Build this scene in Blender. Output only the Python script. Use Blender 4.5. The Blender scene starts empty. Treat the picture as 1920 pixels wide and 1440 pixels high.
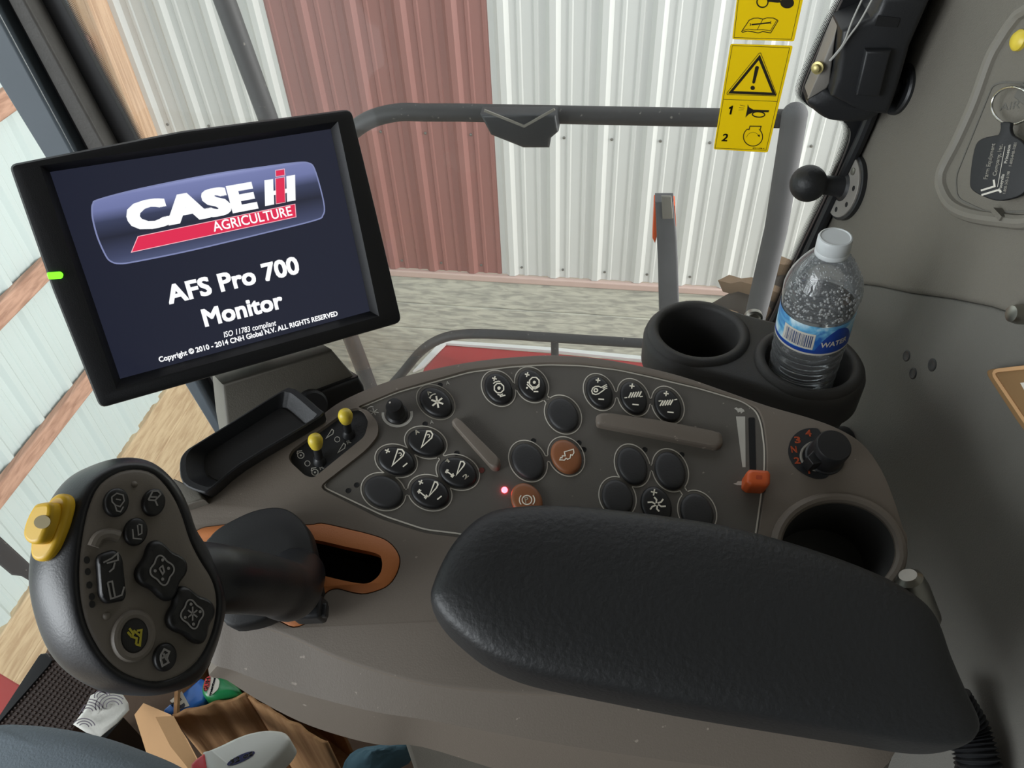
import bpy, math, random
from mathutils import Vector as V, Matrix
from mathutils.geometry import tessellate_polygon
random.seed(7)
SC = bpy.context.scene
COL = SC.collection
R = math.radians

# ------------------------------------------------------------------ camera
FPX = 1442.0                                   # focal length in pixels of the 1920 x 1440 frame
_n = V((80, -1510, -1442)).normalized()         # straight down, seen from the camera
_z = -_n
_f = V((0, 0, -1))
_y = (_f - _n * _f.dot(_n)).normalized()
_x = _y.cross(_z)
CAMR = Matrix((_x, _y, _z))                     # camera axes -> world axes
CAMP = V((0, 0, 1.15))
cam_d = bpy.data.cameras.new('camera')
cam_d.sensor_fit = 'HORIZONTAL'; cam_d.sensor_width = 36.0
cam_d.lens = 36.0 * FPX / 1920.0
cam_d.clip_start = 0.02
cam = bpy.data.objects.new('camera', cam_d); COL.objects.link(cam)
cam.matrix_world = Matrix.Translation(CAMP) @ CAMR.to_4x4()
SC.camera = cam

# ------------------------------------------------------------------ world, daylight, exposure
w = bpy.data.worlds.new('sky'); SC.world = w; w.use_nodes = True
bg = w.node_tree.nodes['Background']
bg.inputs[0].default_value = (0.92, 0.955, 1.0, 1); bg.inputs[1].default_value = 1.4
SC.view_settings.view_transform = 'Standard'
SC.view_settings.look = 'None'
SC.view_settings.gamma = 1.0
SC.view_settings.use_curve_mapping = False
SC.view_settings.exposure = 0.0

def area_light(name, loc, aim, sx, sy, power, col=(1, 1, 1)):
    d = bpy.data.lights.new(name, 'AREA'); d.shape = 'RECTANGLE'; d.size = sx; d.size_y = sy
    d.energy = power; d.color = col
    o = bpy.data.objects.new(name, d); COL.objects.link(o)
    o.location = loc
    o.rotation_euler = (V(aim) - V(loc)).to_track_quat('-Z', 'Y').to_euler()
    return o
# the open shed doorway behind the machine and an added front-left light that brightens the cab
area_light('shed_doorway_light', (6.5, 1.2, 1.2), (0.5, 3.3, -0.3), 4.0, 4.0, 720, (1.0, 0.98, 0.95))
area_light('front_left_fill', (-4.0, -1.5, 1.5), (-0.2, 0.4, 0.75), 2.4, 2.2, 185, (0.92, 0.97, 1.0))

# ------------------------------------------------------------------ helpers: pixels to places
def ray(px, py): return CAMR @ V(((px - 960) / FPX, -(py - 720) / FPX, -1.0))
def P(px, py, Z): return CAMP + ray(px, py) * Z
class Plane:
    def __init__(s, o, n, u=None):
        s.o = V(o); s.n = V(n).normalized()
        u = V((1, 0, 0)) if u is None else V(u)
        s.u = (u - s.n * u.dot(s.n)).normalized(); s.v = s.n.cross(s.u)
    def hit(s, px, py, w=0.0):
        r = ray(px, py); q = s.o + s.n * w
        return CAMP + r * ((q - CAMP).dot(s.n) / r.dot(s.n))
    def uv(s, p): d = p - s.o; return (d.dot(s.u), d.dot(s.v))
    def at(s, u, v, w=0.0): return s.o + s.u * u + s.v * v + s.n * w
    def pts(s, px, w=0.0): return [s.hit(a, b, w) for a, b in px]
def zoom(sc, ox, oy): return lambda pts: [(ox + a / sc, oy + b / sc) for a, b in pts]

def spline(p, k=6, closed=True):
    """Catmull-Rom through 2D or 3D points"""
    p = [V(q) for q in p]; n = len(p); out = []
    m = n if closed else n - 1
    for i in range(m):
        if closed: a, b, c, d = p[(i - 1) % n], p[i], p[(i + 1) % n], p[(i + 2) % n]
        else: a, b, c, d = p[max(i - 1, 0)], p[i], p[i + 1], p[min(i + 2, n - 1)]
        for j in range(k):
            t = j / k
            out.append(0.5 * ((2 * b) + (c - a) * t + (2 * a - 5 * b + 4 * c - d) * t * t + (3 * b - a - 3 * c + d) * t ** 3))
    if not closed: out.append(p[-1])
    return [tuple(q) for q in out]
def ellipse(cx, cy, a, b, ang=0, n=40, t0=0, t1=360):
    c, s = math.cos(R(ang)), math.sin(R(ang)); o = []
    full = abs(t1 - t0) >= 360
    for i in range(n):
        t = R(t0 + (t1 - t0) * i / (n if full else n - 1))
        x, y = a * math.cos(t), b * math.sin(t)
        o.append((cx + x * c - y * s, cy + x * s + y * c))
    return o
def rounded(pts, r, k=5):
    """round the corners of a pixel polygon"""
    out = []; n = len(pts)
    for i in range(n):
        a, b, c = V(pts[i - 1]), V(pts[i]), V(pts[(i + 1) % n])
        d1, d2 = (a - b), (c - b); q = min(r, d1.length * .45, d2.length * .45)
        s, e = b + d1.normalized() * q, b + d2.normalized() * q
        for j in range(k + 1):
            t = j / k
            out.append(tuple(s * (1 - t) ** 2 + b * 2 * t * (1 - t) + e * t * t))
    return out
def area2(p): return sum(p[i][0] * p[(i + 1) % len(p)][1] - p[(i + 1) % len(p)][0] * p[i][1] for i in range(len(p)))
def inset2(p, d):
    """offset a 2D polygon inwards by d (outwards if negative)"""
    s = 1 if area2(p) > 0 else -1; n = len(p); o = []
    for i in range(n):
        a, b, c = V(p[i - 1]), V(p[i]), V(p[(i + 1) % n])
        t1 = (b - a); t2 = (c - b)
        if t1.length < 1e-9: t1 = t2
        if t2.length < 1e-9: t2 = t1
        t1 = t1.normalized(); t2 = t2.normalized()
        n1 = V((-t1.y, t1.x)) * s; n2 = V((-t2.y, t2.x)) * s
        m = n1 + n2
        m = m.normalized() if m.length > 1e-6 else n1
        o.append(tuple(b + m * (d / max(.45, m.dot(n1)))))
    for i in range(n):                          # corners tighter than the inset fold over: shrink towards the middle instead
        e, f = V(p[i]) - V(p[i - 1]), V(o[i]) - V(o[i - 1])
        if e.dot(f) < -1e-12:
            c = sum((V(q) for q in p), V((0, 0))) / n
            rad = sum((V(q) - c).length for q in p) / n
            fx = max(.05, 1 - d / (rad * .8))
            return [tuple(c + (V(q) - c) * fx) for q in p]
    return o

# ------------------------------------------------------------------ mesh builder
class MB:
    def __init__(s): s.v = []; s.f = []; s.uvs = None
    def add(s, pts): i = len(s.v); s.v += [V(p) for p in pts]; return list(range(i, i + len(pts)))
    def loft(s, rings, cap0=True, cap1=True, closed=True):
        ids = [s.add(r) for r in rings]; n = len(rings[0])
        for a, b in zip(ids, ids[1:]):
            for i in range(n if closed else n - 1):
                j = (i + 1) % n; s.f.append((a[i], a[j], b[j], b[i]))
        if cap0: s.f.append(tuple(reversed(ids[0])))
        if cap1: s.f.append(tuple(ids[-1]))
        return s
    def box(s, c, ax, ay, az):
        c, ax, ay, az = V(c), V(ax), V(ay), V(az)
        r = lambda z: [c - ax - ay + z, c + ax - ay + z, c + ax + ay + z, c - ax + ay + z]
        return s.loft([r(-az), r(az)])
    def aabox(s, x0, x1, y0, y1, z0, z1):
        return s.box(((x0 + x1) / 2, (y0 + y1) / 2, (z0 + z1) / 2), ((x1 - x0) / 2, 0, 0), (0, (y1 - y0) / 2, 0), (0, 0, (z1 - z0) / 2))
    def tube(s, pts, r, n=12, caps=True, closed=False):
        pts = [V(p) for p in pts]; m = len(pts); rings = []
        rr = r if isinstance(r, (list, tuple)) else [r] * m
        up = None
        for i in range(m):
            t = (pts[(i + 1) % m] - pts[i - 1]) if closed else (pts[min(i + 1, m - 1)] - pts[max(i - 1, 0)])
            t = t.normalized()
            if up is None: up = t.orthogonal().normalized()
            up = (up - t * up.dot(t)).normalized(); sd = t.cross(up)
            rings.append([pts[i] + (up * math.cos(2 * math.pi * k / n) + sd * math.sin(2 * math.pi * k / n)) * rr[i] for k in range(n)])
        if closed: rings.append(rings[0])
        return s.loft(rings, caps and not closed, caps and not closed)
    def lathe(s, o, axis, prof, n=40, cap0=True, cap1=True, sx=1.0, xdir=None):
        o = V(o); a = V(axis).normalized()
        x = (V(xdir) - a * V(xdir).dot(a)).normalized() if xdir is not None else a.orthogonal().normalized()
        y = a.cross(x)
        return s.loft([[o + a * h + (x * math.cos(2 * math.pi * k / n) * sx + y * math.sin(2 * math.pi * k / n)) * r for k in range(n)] for r, h in prof], cap0, cap1)
    def sphere(s, c, r, n=24, m=14, sq=1.0, axis=(0, 0, 1)):
        pr = [(max(1e-5, r * math.sin(math.pi * i / m)), -r * sq * math.cos(math.pi * i / m)) for i in range(m + 1)]
        return s.lathe(c, axis, pr, n)
    def prism(s, base, vec, bevel=0.0, n=None):
        """closed outline (3D list) pushed along vec, with an optional rounded upper edge"""
        base = [V(p) for p in base]; vec = V(vec)
        if bevel <= 0: return s.loft([base, [p + vec for p in base]])
        pl = Plane(base[0], vec); L = vec.length; uv = [pl.uv(p) for p in base]
        rings = [base]
        for k in range(4):
            t = math.pi / 2 * k / 3
            q = inset2(uv, bevel * (1 - math.cos(t)))
            rings.append([pl.at(a, b, L - bevel * (1 - math.sin(t))) for a, b in q])
        return s.loft(rings)
    def ribbon(s, pts, width, n, h=.0003, closed=False):
        """flat raised line: pts 3D, width in metres, n = normal"""
        pts = [V(p) for p in pts]; n = V(n).normalized(); m = len(pts); rings = []
        for i in range(m):
            if closed: a, b = pts[i - 1], pts[(i + 1) % m]
            else: a, b = pts[max(i - 1, 0)], pts[min(i + 1, m - 1)]
            t1, t2 = pts[i] - a, b - pts[i]
            if t1.length < 1e-9: t1 = t2
            if t2.length < 1e-9: t2 = t1
            if t1.length < 1e-9: t1 = t2 = V((1, 0, 0))
            s1_, s2_ = n.cross(t1.normalized()), n.cross(t2.normalized())
            sd = s1_ + s2_; sd = sd.normalized() if sd.length > 1e-6 else s1_
            sd = sd * (width / 2 / max(.38, sd.dot(s1_)))
            rings.append([pts[i] - sd, pts[i] + sd, pts[i] + sd + n * h, pts[i] - sd + n * h])
        if closed: rings.append(rings[0])
        return s.loft(rings, not closed, not closed)
    def holed(s, pl, outer, holes, w):
        """flat sheet with holes, in plane pl at height w; outlines are (u, v) lists"""
        rings = [outer] + holes
        tri = tessellate_polygon([[V((a, b, 0)) for a, b in r] for r in rings])
        flat = [q for r in rings for q in r]
        ids = s.add([pl.at(a, b, w) for a, b in flat])
        for t in tri:
            a, b, c = (flat[i] for i in t)
            cr = (b[0] - a[0]) * (c[1] - a[1]) - (b[1] - a[1]) * (c[0] - a[0])
            if abs(cr) < 1e-14: continue
            s.f.append(tuple(ids[i] for i in (t if cr > 0 else reversed(t))))
        return s
    def wall(s, a, b):
        """side wall between two matching loops"""
        return s.loft([a, b], False, False)
    def merge(s, verts, faces):
        i = len(s.v); s.v += [V(p) for p in verts]; s.f += [tuple(i + k for k in f) for f in faces]; return s

def root_of(o):
    while o.parent: o = o.parent
    return o
def obj(name, mb, m, parent=None, smooth=35, bevel=0, subd=0, label=None, solid=0, fix=True):
    me = bpy.data.meshes.new(name)
    off = root_of(parent).location if parent else V((0, 0, 0))
    me.from_pydata([tuple(p - off) for p in mb.v], [], mb.f)
    me.validate()
    if fix:
        import bmesh
        bm = bmesh.new(); bm.from_mesh(me)
        bmesh.ops.remove_doubles(bm, verts=bm.verts, dist=1e-6)
        bmesh.ops.recalc_face_normals(bm, faces=bm.faces)
        bm.to_mesh(me); bm.free()
    if mb.uvs:
        ul = me.uv_layers.new(name='UVMap')
        for lp in me.loops: ul.data[lp.index].uv = mb.uvs[lp.vertex_index]
    me.materials.append(m)
    if smooth:
        for p in me.polygons: p.use_smooth = True
        if smooth < 180: me.set_sharp_from_angle(angle=R(smooth))
    o = bpy.data.objects.new(name, me); COL.objects.link(o)
    if parent: o.parent = parent
    if solid:
        md = o.modifiers.new('thickness', 'SOLIDIFY'); md.thickness = solid; md.offset = 0
    if bevel:
        md = o.modifiers.new('bevel', 'BEVEL'); md.width = bevel; md.segments = 3; md.limit_method = 'ANGLE'; md.angle_limit = R(40)
    if subd:
        md = o.modifiers.new('subd', 'SUBSURF'); md.levels = subd; md.render_levels = subd
    if label: o['label'] = label
    return o
def tag(o, label, cat, group=None, kind=None):
    o['label'] = label; o['category'] = cat
    if group: o['group'] = group
    if kind: o['kind'] = kind
    return o
def thing(name, loc, label, cat, group=None):
    o = bpy.data.objects.new(name, None); COL.objects.link(o); o.location = loc; o.empty_display_size = .02
    return tag(o, label, cat, group)
def struct(name, mb, m, label, cat, **k):
    return tag(obj(name, mb, m, **k), label, cat, kind='structure')

# ------------------------------------------------------------------ text
_tc = {}
def text_geo(s, bold=0.0, shear=0.0, ext=0.02):
    key = (s, bold, shear, ext)
    if s == '1':
        q = [(.30, 0), (.45, 0), (.45, .73), (.35, .73), (.30, .65), (.14, .58), (.14, .46), (.30, .52)]
        vs = [V((x, y, -ext)) for x, y in q] + [V((x, y, ext)) for x, y in q]
        return vs, [tuple(range(8, 16)), tuple(range(7, -1, -1))] + [(i, (i + 1) % 8, 8 + (i + 1) % 8, 8 + i) for i in range(8)], .14, .45
    if key in _tc: return _tc[key]
    cu = bpy.data.curves.new('t', 'FONT'); cu.body = s; cu.size = 1; cu.offset = bold; cu.shear = shear; cu.extrude = ext
    cu.resolution_u = 3
    ob = bpy.data.objects.new('t', cu); COL.objects.link(ob)
    me = bpy.data.meshes.new_from_object(ob)
    vs = [v.co.copy() for v in me.vertices]; fs = [tuple(p.vertices) for p in me.polygons]
    bpy.data.objects.remove(ob); bpy.data.curves.remove(cu); bpy.data.meshes.remove(me)
    x0 = min(v.x for v in vs); x1 = max(v.x for v in vs)
    _tc[key] = (vs, fs, x0, x1); return _tc[key]
CAPH = max(v.y for v in text_geo('H')[0])
def put_text(mb, s, A, ex, ey, length=None, cap=None, bold=0.0, shear=0.0, lift=0.0003):
    fat = bold; vs, fs, x0, x1 = text_geo(s, 0.0, shear)
    ex = V(ex).normalized(); ey = V(ey).normalized(); ez = ex.cross(ey)
    sx = length / (x1 - x0) if length else cap / CAPH
    sy = cap / CAPH if cap else sx
    offs = [(0, 0)] if not fat else [(fat * p, fat * q) for p in (-1, -.5, 0, .5, 1) for q in (-1, -.5, 0, .5, 1) if fat > .03 or (abs(p) != .5 and abs(q) != .5)]
    for dx, dy in offs:
        mb.merge([V(A) + ex * (v.x - x0 + dx) * sx + ey * (v.y + dy) * sy + ez * (lift * v.z / .02) for v in vs], fs)
    return mb
def text_px(mb, pl, s, a, b, up=None, w=0.0, bold=0.0, shear=0.0, lift=.0003):
    """text on a plane, baseline from pixel a to pixel b; up = pixel of the cap line above a"""
    A, B = pl.hit(*a, w), pl.hit(*b, w)
    ex = (B - A).normalized(); ey = pl.n.cross(ex)
    cap = abs((pl.hit(*up, w) - A).dot(ey)) if up else None
    return put_text(mb, s, A, ex, ey, (B - A).length, cap, bold, shear, lift)

# ------------------------------------------------------------------ materials
def lin(c): c /= 255; return c / 12.92 if c <= .04045 else ((c + .055) / 1.055) ** 2.4
def rgb(c): return (lin(c[0]), lin(c[1]), lin(c[2]), 1)
MATS = {}
def mat(name, col, rough=.5, metal=0, bump=None, var=None, spec=.5, emit=None, coat=0, dust=None, coords='Object'):
    m = bpy.data.materials.new(name); m.use_nodes = True; nt = m.node_tree; N = nt.nodes; L = nt.links
    b = N['Principled BSDF']; b.inputs['Base Color'].default_value = rgb(col)
    b.inputs['Roughness'].default_value = rough; b.inputs['Metallic'].default_value = metal
    b.inputs['Specular IOR Level'].default_value = spec
    if coat: b.inputs['Coat Weight'].default_value = coat; b.inputs['Coat Roughness'].default_value = .15
    tc = N.new('ShaderNodeTexCoord')
    if var:
        nz = N.new('ShaderNodeTexNoise'); nz.inputs['Scale'].default_value = var[0]; nz.inputs['Detail'].default_value = 6
        L.new(tc.outputs[coords], nz.inputs['Vector'])
        mx = N.new('ShaderNodeMix'); mx.data_type = 'RGBA'
        c2 = tuple(max(0, min(1, x * (1 + var[1]))) for x in rgb(col)[:3]) + (1,)
        c1 = tuple(x * (1 - var[1]) for x in rgb(col)[:3]) + (1,)
        mx.inputs[6].default_value = c1; mx.inputs[7].default_value = c2
        L.new(nz.outputs['Fac'], mx.inputs[0]); L.new(mx.outputs[2], b.inputs['Base Color'])
        if dust:
            d = N.new('ShaderNodeTexNoise'); d.inputs['Scale'].default_value = dust[0]; d.inputs['Detail'].default_value = 2
            L.new(tc.outputs[coords], d.inputs['Vector'])
            rp = N.new('ShaderNodeValToRGB'); rp.color_ramp.elements[0].position = dust[1]; rp.color_ramp.elements[1].position = dust[1] + .03
            L.new(d.outputs['Fac'], rp.inputs[0])
            m2 = N.new('ShaderNodeMix'); m2.data_type = 'RGBA'; m2.inputs[7].default_value = rgb(dust[2])
            L.new(rp.outputs[0], m2.inputs[0]); L.new(mx.outputs[2], m2.inputs[6]); L.new(m2.outputs[2], b.inputs['Base Color'])
    if bump:
        nb = N.new('ShaderNodeTexNoise'); nb.inputs['Scale'].default_value = bump[0]; nb.inputs['Detail'].default_value = bump[2] if len(bump) > 2 else 4
        L.new(tc.outputs[coords], nb.inputs['Vector'])
        bp = N.new('ShaderNodeBump'); bp.inputs['Strength'].default_value = bump[1]; bp.inputs['Distance'].default_value = .001
        L.new(nb.outputs['Fac'], bp.inputs['Height']); L.new(bp.outputs[0], b.inputs['Normal'])
    if emit:
        b.inputs['Emission Color'].default_value = rgb(emit[0]); b.inputs['Emission Strength'].default_value = emit[1]
    MATS[name] = m; return m
def wood(name, c1, c2, axis, scale=1.0, rough=.75, rot=0):
    m = mat(name, c1, rough); nt = m.node_tree; N = nt.nodes; L = nt.links; b = N['Principled BSDF']
    tc = N['Texture Coordinate']
    mp = N.new('ShaderNodeMapping'); sc = [22, 22, 22]; sc[axis] = 1.1
    mp.inputs['Scale'].default_value = [q * scale for q in sc]; mp.inputs['Rotation'].default_value = (0, 0, rot)
    L.new(tc.outputs['Object'], mp.inputs[0])
    nz = N.new('ShaderNodeTexNoise'); nz.inputs['Scale'].default_value = 2.2; nz.inputs['Detail'].default_value = 8; nz.inputs['Distortion'].default_value = .5
    L.new(mp.outputs[0], nz.inputs['Vector'])
    rp = N.new('ShaderNodeValToRGB')
    rp.color_ramp.elements[0].position = .36; rp.color_ramp.elements[0].color = rgb(c2)
    rp.color_ramp.elements[1].position = .62; rp.color_ramp.elements[1].color = rgb(c1)
    L.new(nz.outputs['Fac'], rp.inputs[0]); L.new(rp.outputs[0], b.inputs['Base Color'])
    bp = N.new('ShaderNodeBump'); bp.inputs['Strength'].default_value = .4; bp.inputs['Distance'].default_value = .004
    L.new(nz.outputs['Fac'], bp.inputs['Height']); L.new(bp.outputs[0], b.inputs['Normal'])
    return m
def thin(name, tint=(1, 1, 1), gloss=1.0, haze=0.0, hazecol=(.8, .8, .8), rough=.02, hazenoise=None):
    """a thin clear sheet: lets light straight through, mirrors at its Fresnel angle, with a film of dust"""
    m = bpy.data.materials.new(name); m.use_nodes = True; nt = m.node_tree; N = nt.nodes; L = nt.links
    N.remove(N['Principled BSDF']); out = N['Material Output']
    tr = N.new('ShaderNodeBsdfTransparent'); tr.inputs[0].default_value = (*tint, 1)
    gl = N.new('ShaderNodeBsdfGlossy'); gl.inputs['Roughness'].default_value = rough
    fr = N.new('ShaderNodeFresnel'); fr.inputs[0].default_value = 1.45
    mu = N.new('ShaderNodeMath'); mu.operation = 'MULTIPLY'; mu.inputs[1].default_value = gloss
    L.new(fr.outputs[0], mu.inputs[0])
    mx = N.new('ShaderNodeMixShader'); L.new(mu.outputs[0], mx.inputs[0]); L.new(tr.outputs[0], mx.inputs[1]); L.new(gl.outputs[0], mx.inputs[2])
    last = mx
    if haze:
        df = N.new('ShaderNodeBsdfDiffuse'); df.inputs[0].default_value = (*hazecol, 1)
        m2 = N.new('ShaderNodeMixShader'); L.new(mx.outputs[0], m2.inputs[1]); L.new(df.outputs[0], m2.inputs[2])
        m2.inputs[0].default_value = haze
        if hazenoise:
            tc = N.new('ShaderNodeTexCoord'); nz = N.new('ShaderNodeTexNoise'); nz.inputs['Scale'].default_value = hazenoise; nz.inputs['Detail'].default_value = 8
            L.new(tc.outputs['Object'], nz.inputs['Vector'])
            mm = N.new('ShaderNodeMath'); mm.operation = 'MULTIPLY'; mm.inputs[1].default_value = haze * 2
            L.new(nz.outputs['Fac'], mm.inputs[0]); L.new(mm.outputs[0], m2.inputs[0])
        last = m2
    L.new(last.outputs[0], out.inputs[0]); MATS[name] = m; return m
def frit(name):
    """black ceramic dots fading out over the strip: uv in dots, v runs across, 0 at the solid edge"""
    m = bpy.data.materials.new(name); m.use_nodes = True; nt = m.node_tree; N = nt.nodes; L = nt.links
    b = N['Principled BSDF']; b.inputs['Base Color'].default_value = rgb((18, 19, 22)); b.inputs['Roughness'].default_value = .35
    uv = N.new('ShaderNodeUVMap'); sp = N.new('ShaderNodeSeparateXYZ'); L.new(uv.outputs[0], sp.inputs[0])
    def M(op, a, bb=None):
        n = N.new('ShaderNodeMath'); n.operation = op
        for i, q in enumerate((a, bb)):
            if q is None: continue
            if isinstance(q, (int, float)): n.inputs[i].default_value = q
            else: L.new(q, n.inputs[i])
        return n.outputs[0]
    row = M('FLOOR', sp.outputs[1]); shift = M('MULTIPLY', M('MODULO', row, 2.0), .5)
    fx = M('SUBTRACT', M('FRACT', M('ADD', sp.outputs[0], shift)), .5); fy = M('SUBTRACT', M('FRACT', sp.outputs[1]), .5)
    d = M('SQRT', M('ADD', M('MULTIPLY', fx, fx), M('MULTIPLY', fy, fy)))
    rad = M('SUBTRACT', .62, M('MULTIPLY', sp.outputs[1], .07))
    fac = M('LESS_THAN', d, rad)
    tr = N.new('ShaderNodeBsdfTransparent'); mx = N.new('ShaderNodeMixShader')
    L.new(fac, mx.inputs[0]); L.new(tr.outputs[0], mx.inputs[1]); L.new(b.outputs[0], mx.inputs[2])
    L.new(mx.outputs[0], N['Material Output'].inputs[0]); return m

M_shell = mat('console_plastic', (112, 103, 93), .55, bump=(900, .12), var=(6, .06), dust=(160, .735, (150, 140, 128)))
M_panel = mat('panel_overlay', (91, 87, 81), .5, bump=(1500, .2), var=(12, .06), dust=(200, .735, (140, 134, 124)))
M_line = mat('printed_white', (205, 200, 188), .5)
M_glow = mat('button_print', (250, 244, 226), .5)
M_btn = mat('button_black', (26, 26, 27), .42, bump=(500, .1))
M_btnb = mat('button_blank', (44, 44, 45), .5, bump=(700, .15))
M_brown = mat('button_brown', (142, 88, 54), .45)
M_gate = mat('gate_orange', (186, 112, 58), .55, bump=(900, .12))
M_shield = mat('shield_black', (19, 20, 21), .6, bump=(900, .1))
M_dark = mat('dark_void', (10, 10, 11), .8)
M_black = mat('black_plastic', (33, 34, 36), .45, bump=(700, .15), var=(8, .1))
M_mon = mat('monitor_plastic', (27, 28, 31), .5, bump=(1400, .15), var=(8, .06))
M_leather = mat('armrest_vinyl', (33, 34, 35), .5, bump=(260, .55, 5), var=(10, .08))
M_head = mat('handle_rubber', (32, 33, 36), .36, bump=(900, .1))
M_face = mat('handle_face', (118, 111, 102), .5, bump=(1500, .12))
M_yel = mat('yellow_plastic', (222, 178, 36), .4)
M_yel2 = mat('yellow_tip', (214, 190, 62), .4, var=(90, .12))
M_wallfab = mat('cab_trim_foam', (108, 104, 95), .85, bump=(700, .5), var=(5, .1))
M_walllow = mat('cab_trim_lower', (98, 96, 90), .8, bump=(700, .45), var=(5, .1))
M_trim = mat('cab_trim_moulding', (118, 114, 105), .6, bump=(900, .2))
M_post = mat('post_black', (24, 25, 27), .4)
M_rail = mat('rail_black_dusty', (44, 42, 41), .6, var=(20, .2), dust=(120, .70, (110, 106, 98)))
M_dusty = mat('post_dusty', (88, 87, 88), .85, var=(12, .25))
M_white = mat('siding_white', (200, 201, 197), .4, var=(2.5, .05), coords='Object')
M_red = mat('siding_red', (143, 99, 92), .45, var=(3, .05))
M_mint = mat('siding_pale', (198, 212, 210), .45, var=(2, .04))
M_girt = wood('girt_wood', (192, 154, 132), (160, 124, 104), 1, 1.0)
M_plank = wood('skirt_planks', (192, 190, 176), (152, 151, 142), 0, 1.0)
M_ply = wood('skirt_ply', (208, 187, 152), (184, 159, 126), 1, .8)
M_ground = mat('ground', (150, 138, 120), .9, var=(3, .15), bump=(20, .6))
M_floor = mat('cab_floor_mat', (84, 66, 52), .8, var=(9, .15), bump=(150, .5))
M_card = wood('cardboard', (172, 130, 88), (150, 108, 70), 2, 1.6, .85)
M_kraft = mat('kraft', (190, 148, 104), .85, var=(14, .1), bump=(60, .4))
M_cup = mat('cup_rubber', (58, 57, 56), .6, bump=(900, .2), var=(20, .08))
M_chrome = mat('chrome', (200, 200, 196), .22, 1)
M_steel = mat('steel', (150, 148, 140), .35, 1, var=(80, .1))
M_seat = mat('seat_cloth', (116, 126, 134), .95, bump=(500, .6), var=(9, .08))
M_mach = mat('machine_red', (150, 52, 50), .45, var=(6, .1))
M_rubber = mat('tyre_rubber', (70, 62, 54), .9, bump=(40, .5), var=(9, .2))
M_mud = mat('tyre_dust', (126, 104, 82), .95, bump=(40, .6), var=(12, .2))
M_orange = mat('reflector_orange', (226, 92, 40), .3)
M_text = mat('print_black', (38, 34, 22), .5)


# ------------------------------------------------------------------ the shed outside
UP = V((0, 0, 1))
SA = Plane((0, 0, -1.38), UP).hit(740, 501); SB = Plane((0, 0, -1.38), UP).hit(1274, 532)
SD = (SB - SA).normalized(); SN = V((SD.y, -SD.x, 0))          # along the side wall; towards us
SHED = Plane(SA, SN, SD)
CORNER = SHED.hit(165, 0); CORNER.z = 0
BASEZ, TOPZ, GROUND = -1.38, 2.6, -2.85
FRONTZ = -1.86
def sheet(name, org, d, out, s0, s1, m, label, phase, z0=BASEZ, z1=TOPZ, pitch=.229, hi=.019, minor=.005):
    """ribbed steel sheet: trapezoid ribs every 9 inches with two low beads between"""
    prof = []
    k0 = math.floor((s0 - phase) / pitch) - 1
    for k in range(k0, int((s1 - s0) / pitch) + k0 + 4):
        c = phase + k * pitch
        prof += [(c - .034, 0), (c - .014, hi), (c + .014, hi), (c + .034, 0)]
        for q in (1 / 3, 2 / 3):
            e = c + pitch * q
            prof += [(e - .013, 0), (e - .007, minor), (e + .007, minor), (e + .013, 0)]
    prof = [(s0, 0)] + [p for p in prof if s0 < p[0] < s1] + [(s1, 0)]
    mb = MB()
    f0 = [org + d * s + out * h + UP * z0 for s, h in prof]; f1 = [p + UP * (z1 - z0) for p in f0]
    g0 = [org + d * s - out * .004 + UP * z0 for s, h in prof]; g1 = [p + UP * (z1 - z0) for p in g0]
    a, b, c, e = mb.add(f0), mb.add(f1), mb.add(g0), mb.add(g1)
    for i in range(len(prof) - 1):
        mb.f.append((a[i], a[i + 1], b[i + 1], b[i])); mb.f.append((c[i + 1], c[i], e[i], e[i + 1]))
        mb.f.append((c[i], c[i + 1], a[i + 1], a[i])); mb.f.append((b[i], b[i + 1], e[i + 1], e[i]))
    return struct(name, mb, m, label, 'wall', smooth=20)
PH = 1.955
sheet('wall_right', CORNER, SD, SN, .05, .868, M_white, 'white ribbed steel siding left of the red sheet', PH)
sheet('wall_right', CORNER, SD, SN, .868, 1.895, M_red, 'faded red ribbed steel siding between two white stretches', PH)
sheet('wall_right', CORNER, SD, SN, 1.895, 5.2, M_white, 'white ribbed steel siding right of the red sheet', PH)
LN = SD                                                        # the front wall faces along the side wall
LD = SN                                                        # and runs towards us
sheet('wall_front', CORNER, LD, LN, .02, 3.7, M_mint, 'pale ribbed steel front wall behind wooden girts', .3, z0=FRONTZ, hi=.019, minor=.004)
def board(name, org, d, out, s0, s1, z0, z1, t, m, label, cat='board', off=0.0):
    mb = MB(); c = org + d * ((s0 + s1) / 2) + UP * ((z0 + z1) / 2) + out * (off + t / 2)
    mb.box(c, d * ((s1 - s0) / 2), out * (t / 2), UP * ((z1 - z0) / 2))
    return struct(name, mb, m, label, cat, bevel=.008)
board('trim_1', CORNER, SD, SN, .02, 5.2, BASEZ - .045, BASEZ - .002, .03, mat('trim_pale', (188, 164, 154), .6, var=(9, .1)), 'pale pink trim strip under the ribbed side wall', 'trim', off=.0)
M_sky_plank = M_plank
mbp = []
for i in range(7):
    z1 = BASEZ - .05 - i * .19
    board('baseboard_right', CORNER, SD, SN, .02, 5.2, z1 - .190, z1, .038, M_plank,
          ['topmost', 'second', 'third', 'fourth', 'fifth', 'sixth', 'lowest'][i] + ' weathered grey plank of the skirt below the side wall', 'plank', off=-.02)
for i, zc in enumerate((-.10, -.755, -1.345)):
    board('trim_%d' % (i + 2), CORNER, LD, LN, .16, 3.7, zc - .045, zc + .045, .04, M_girt,
          ['top', 'middle', 'bottom'][i] + ' brown wooden girt across the pale front wall', 'girt', off=.014)
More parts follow.
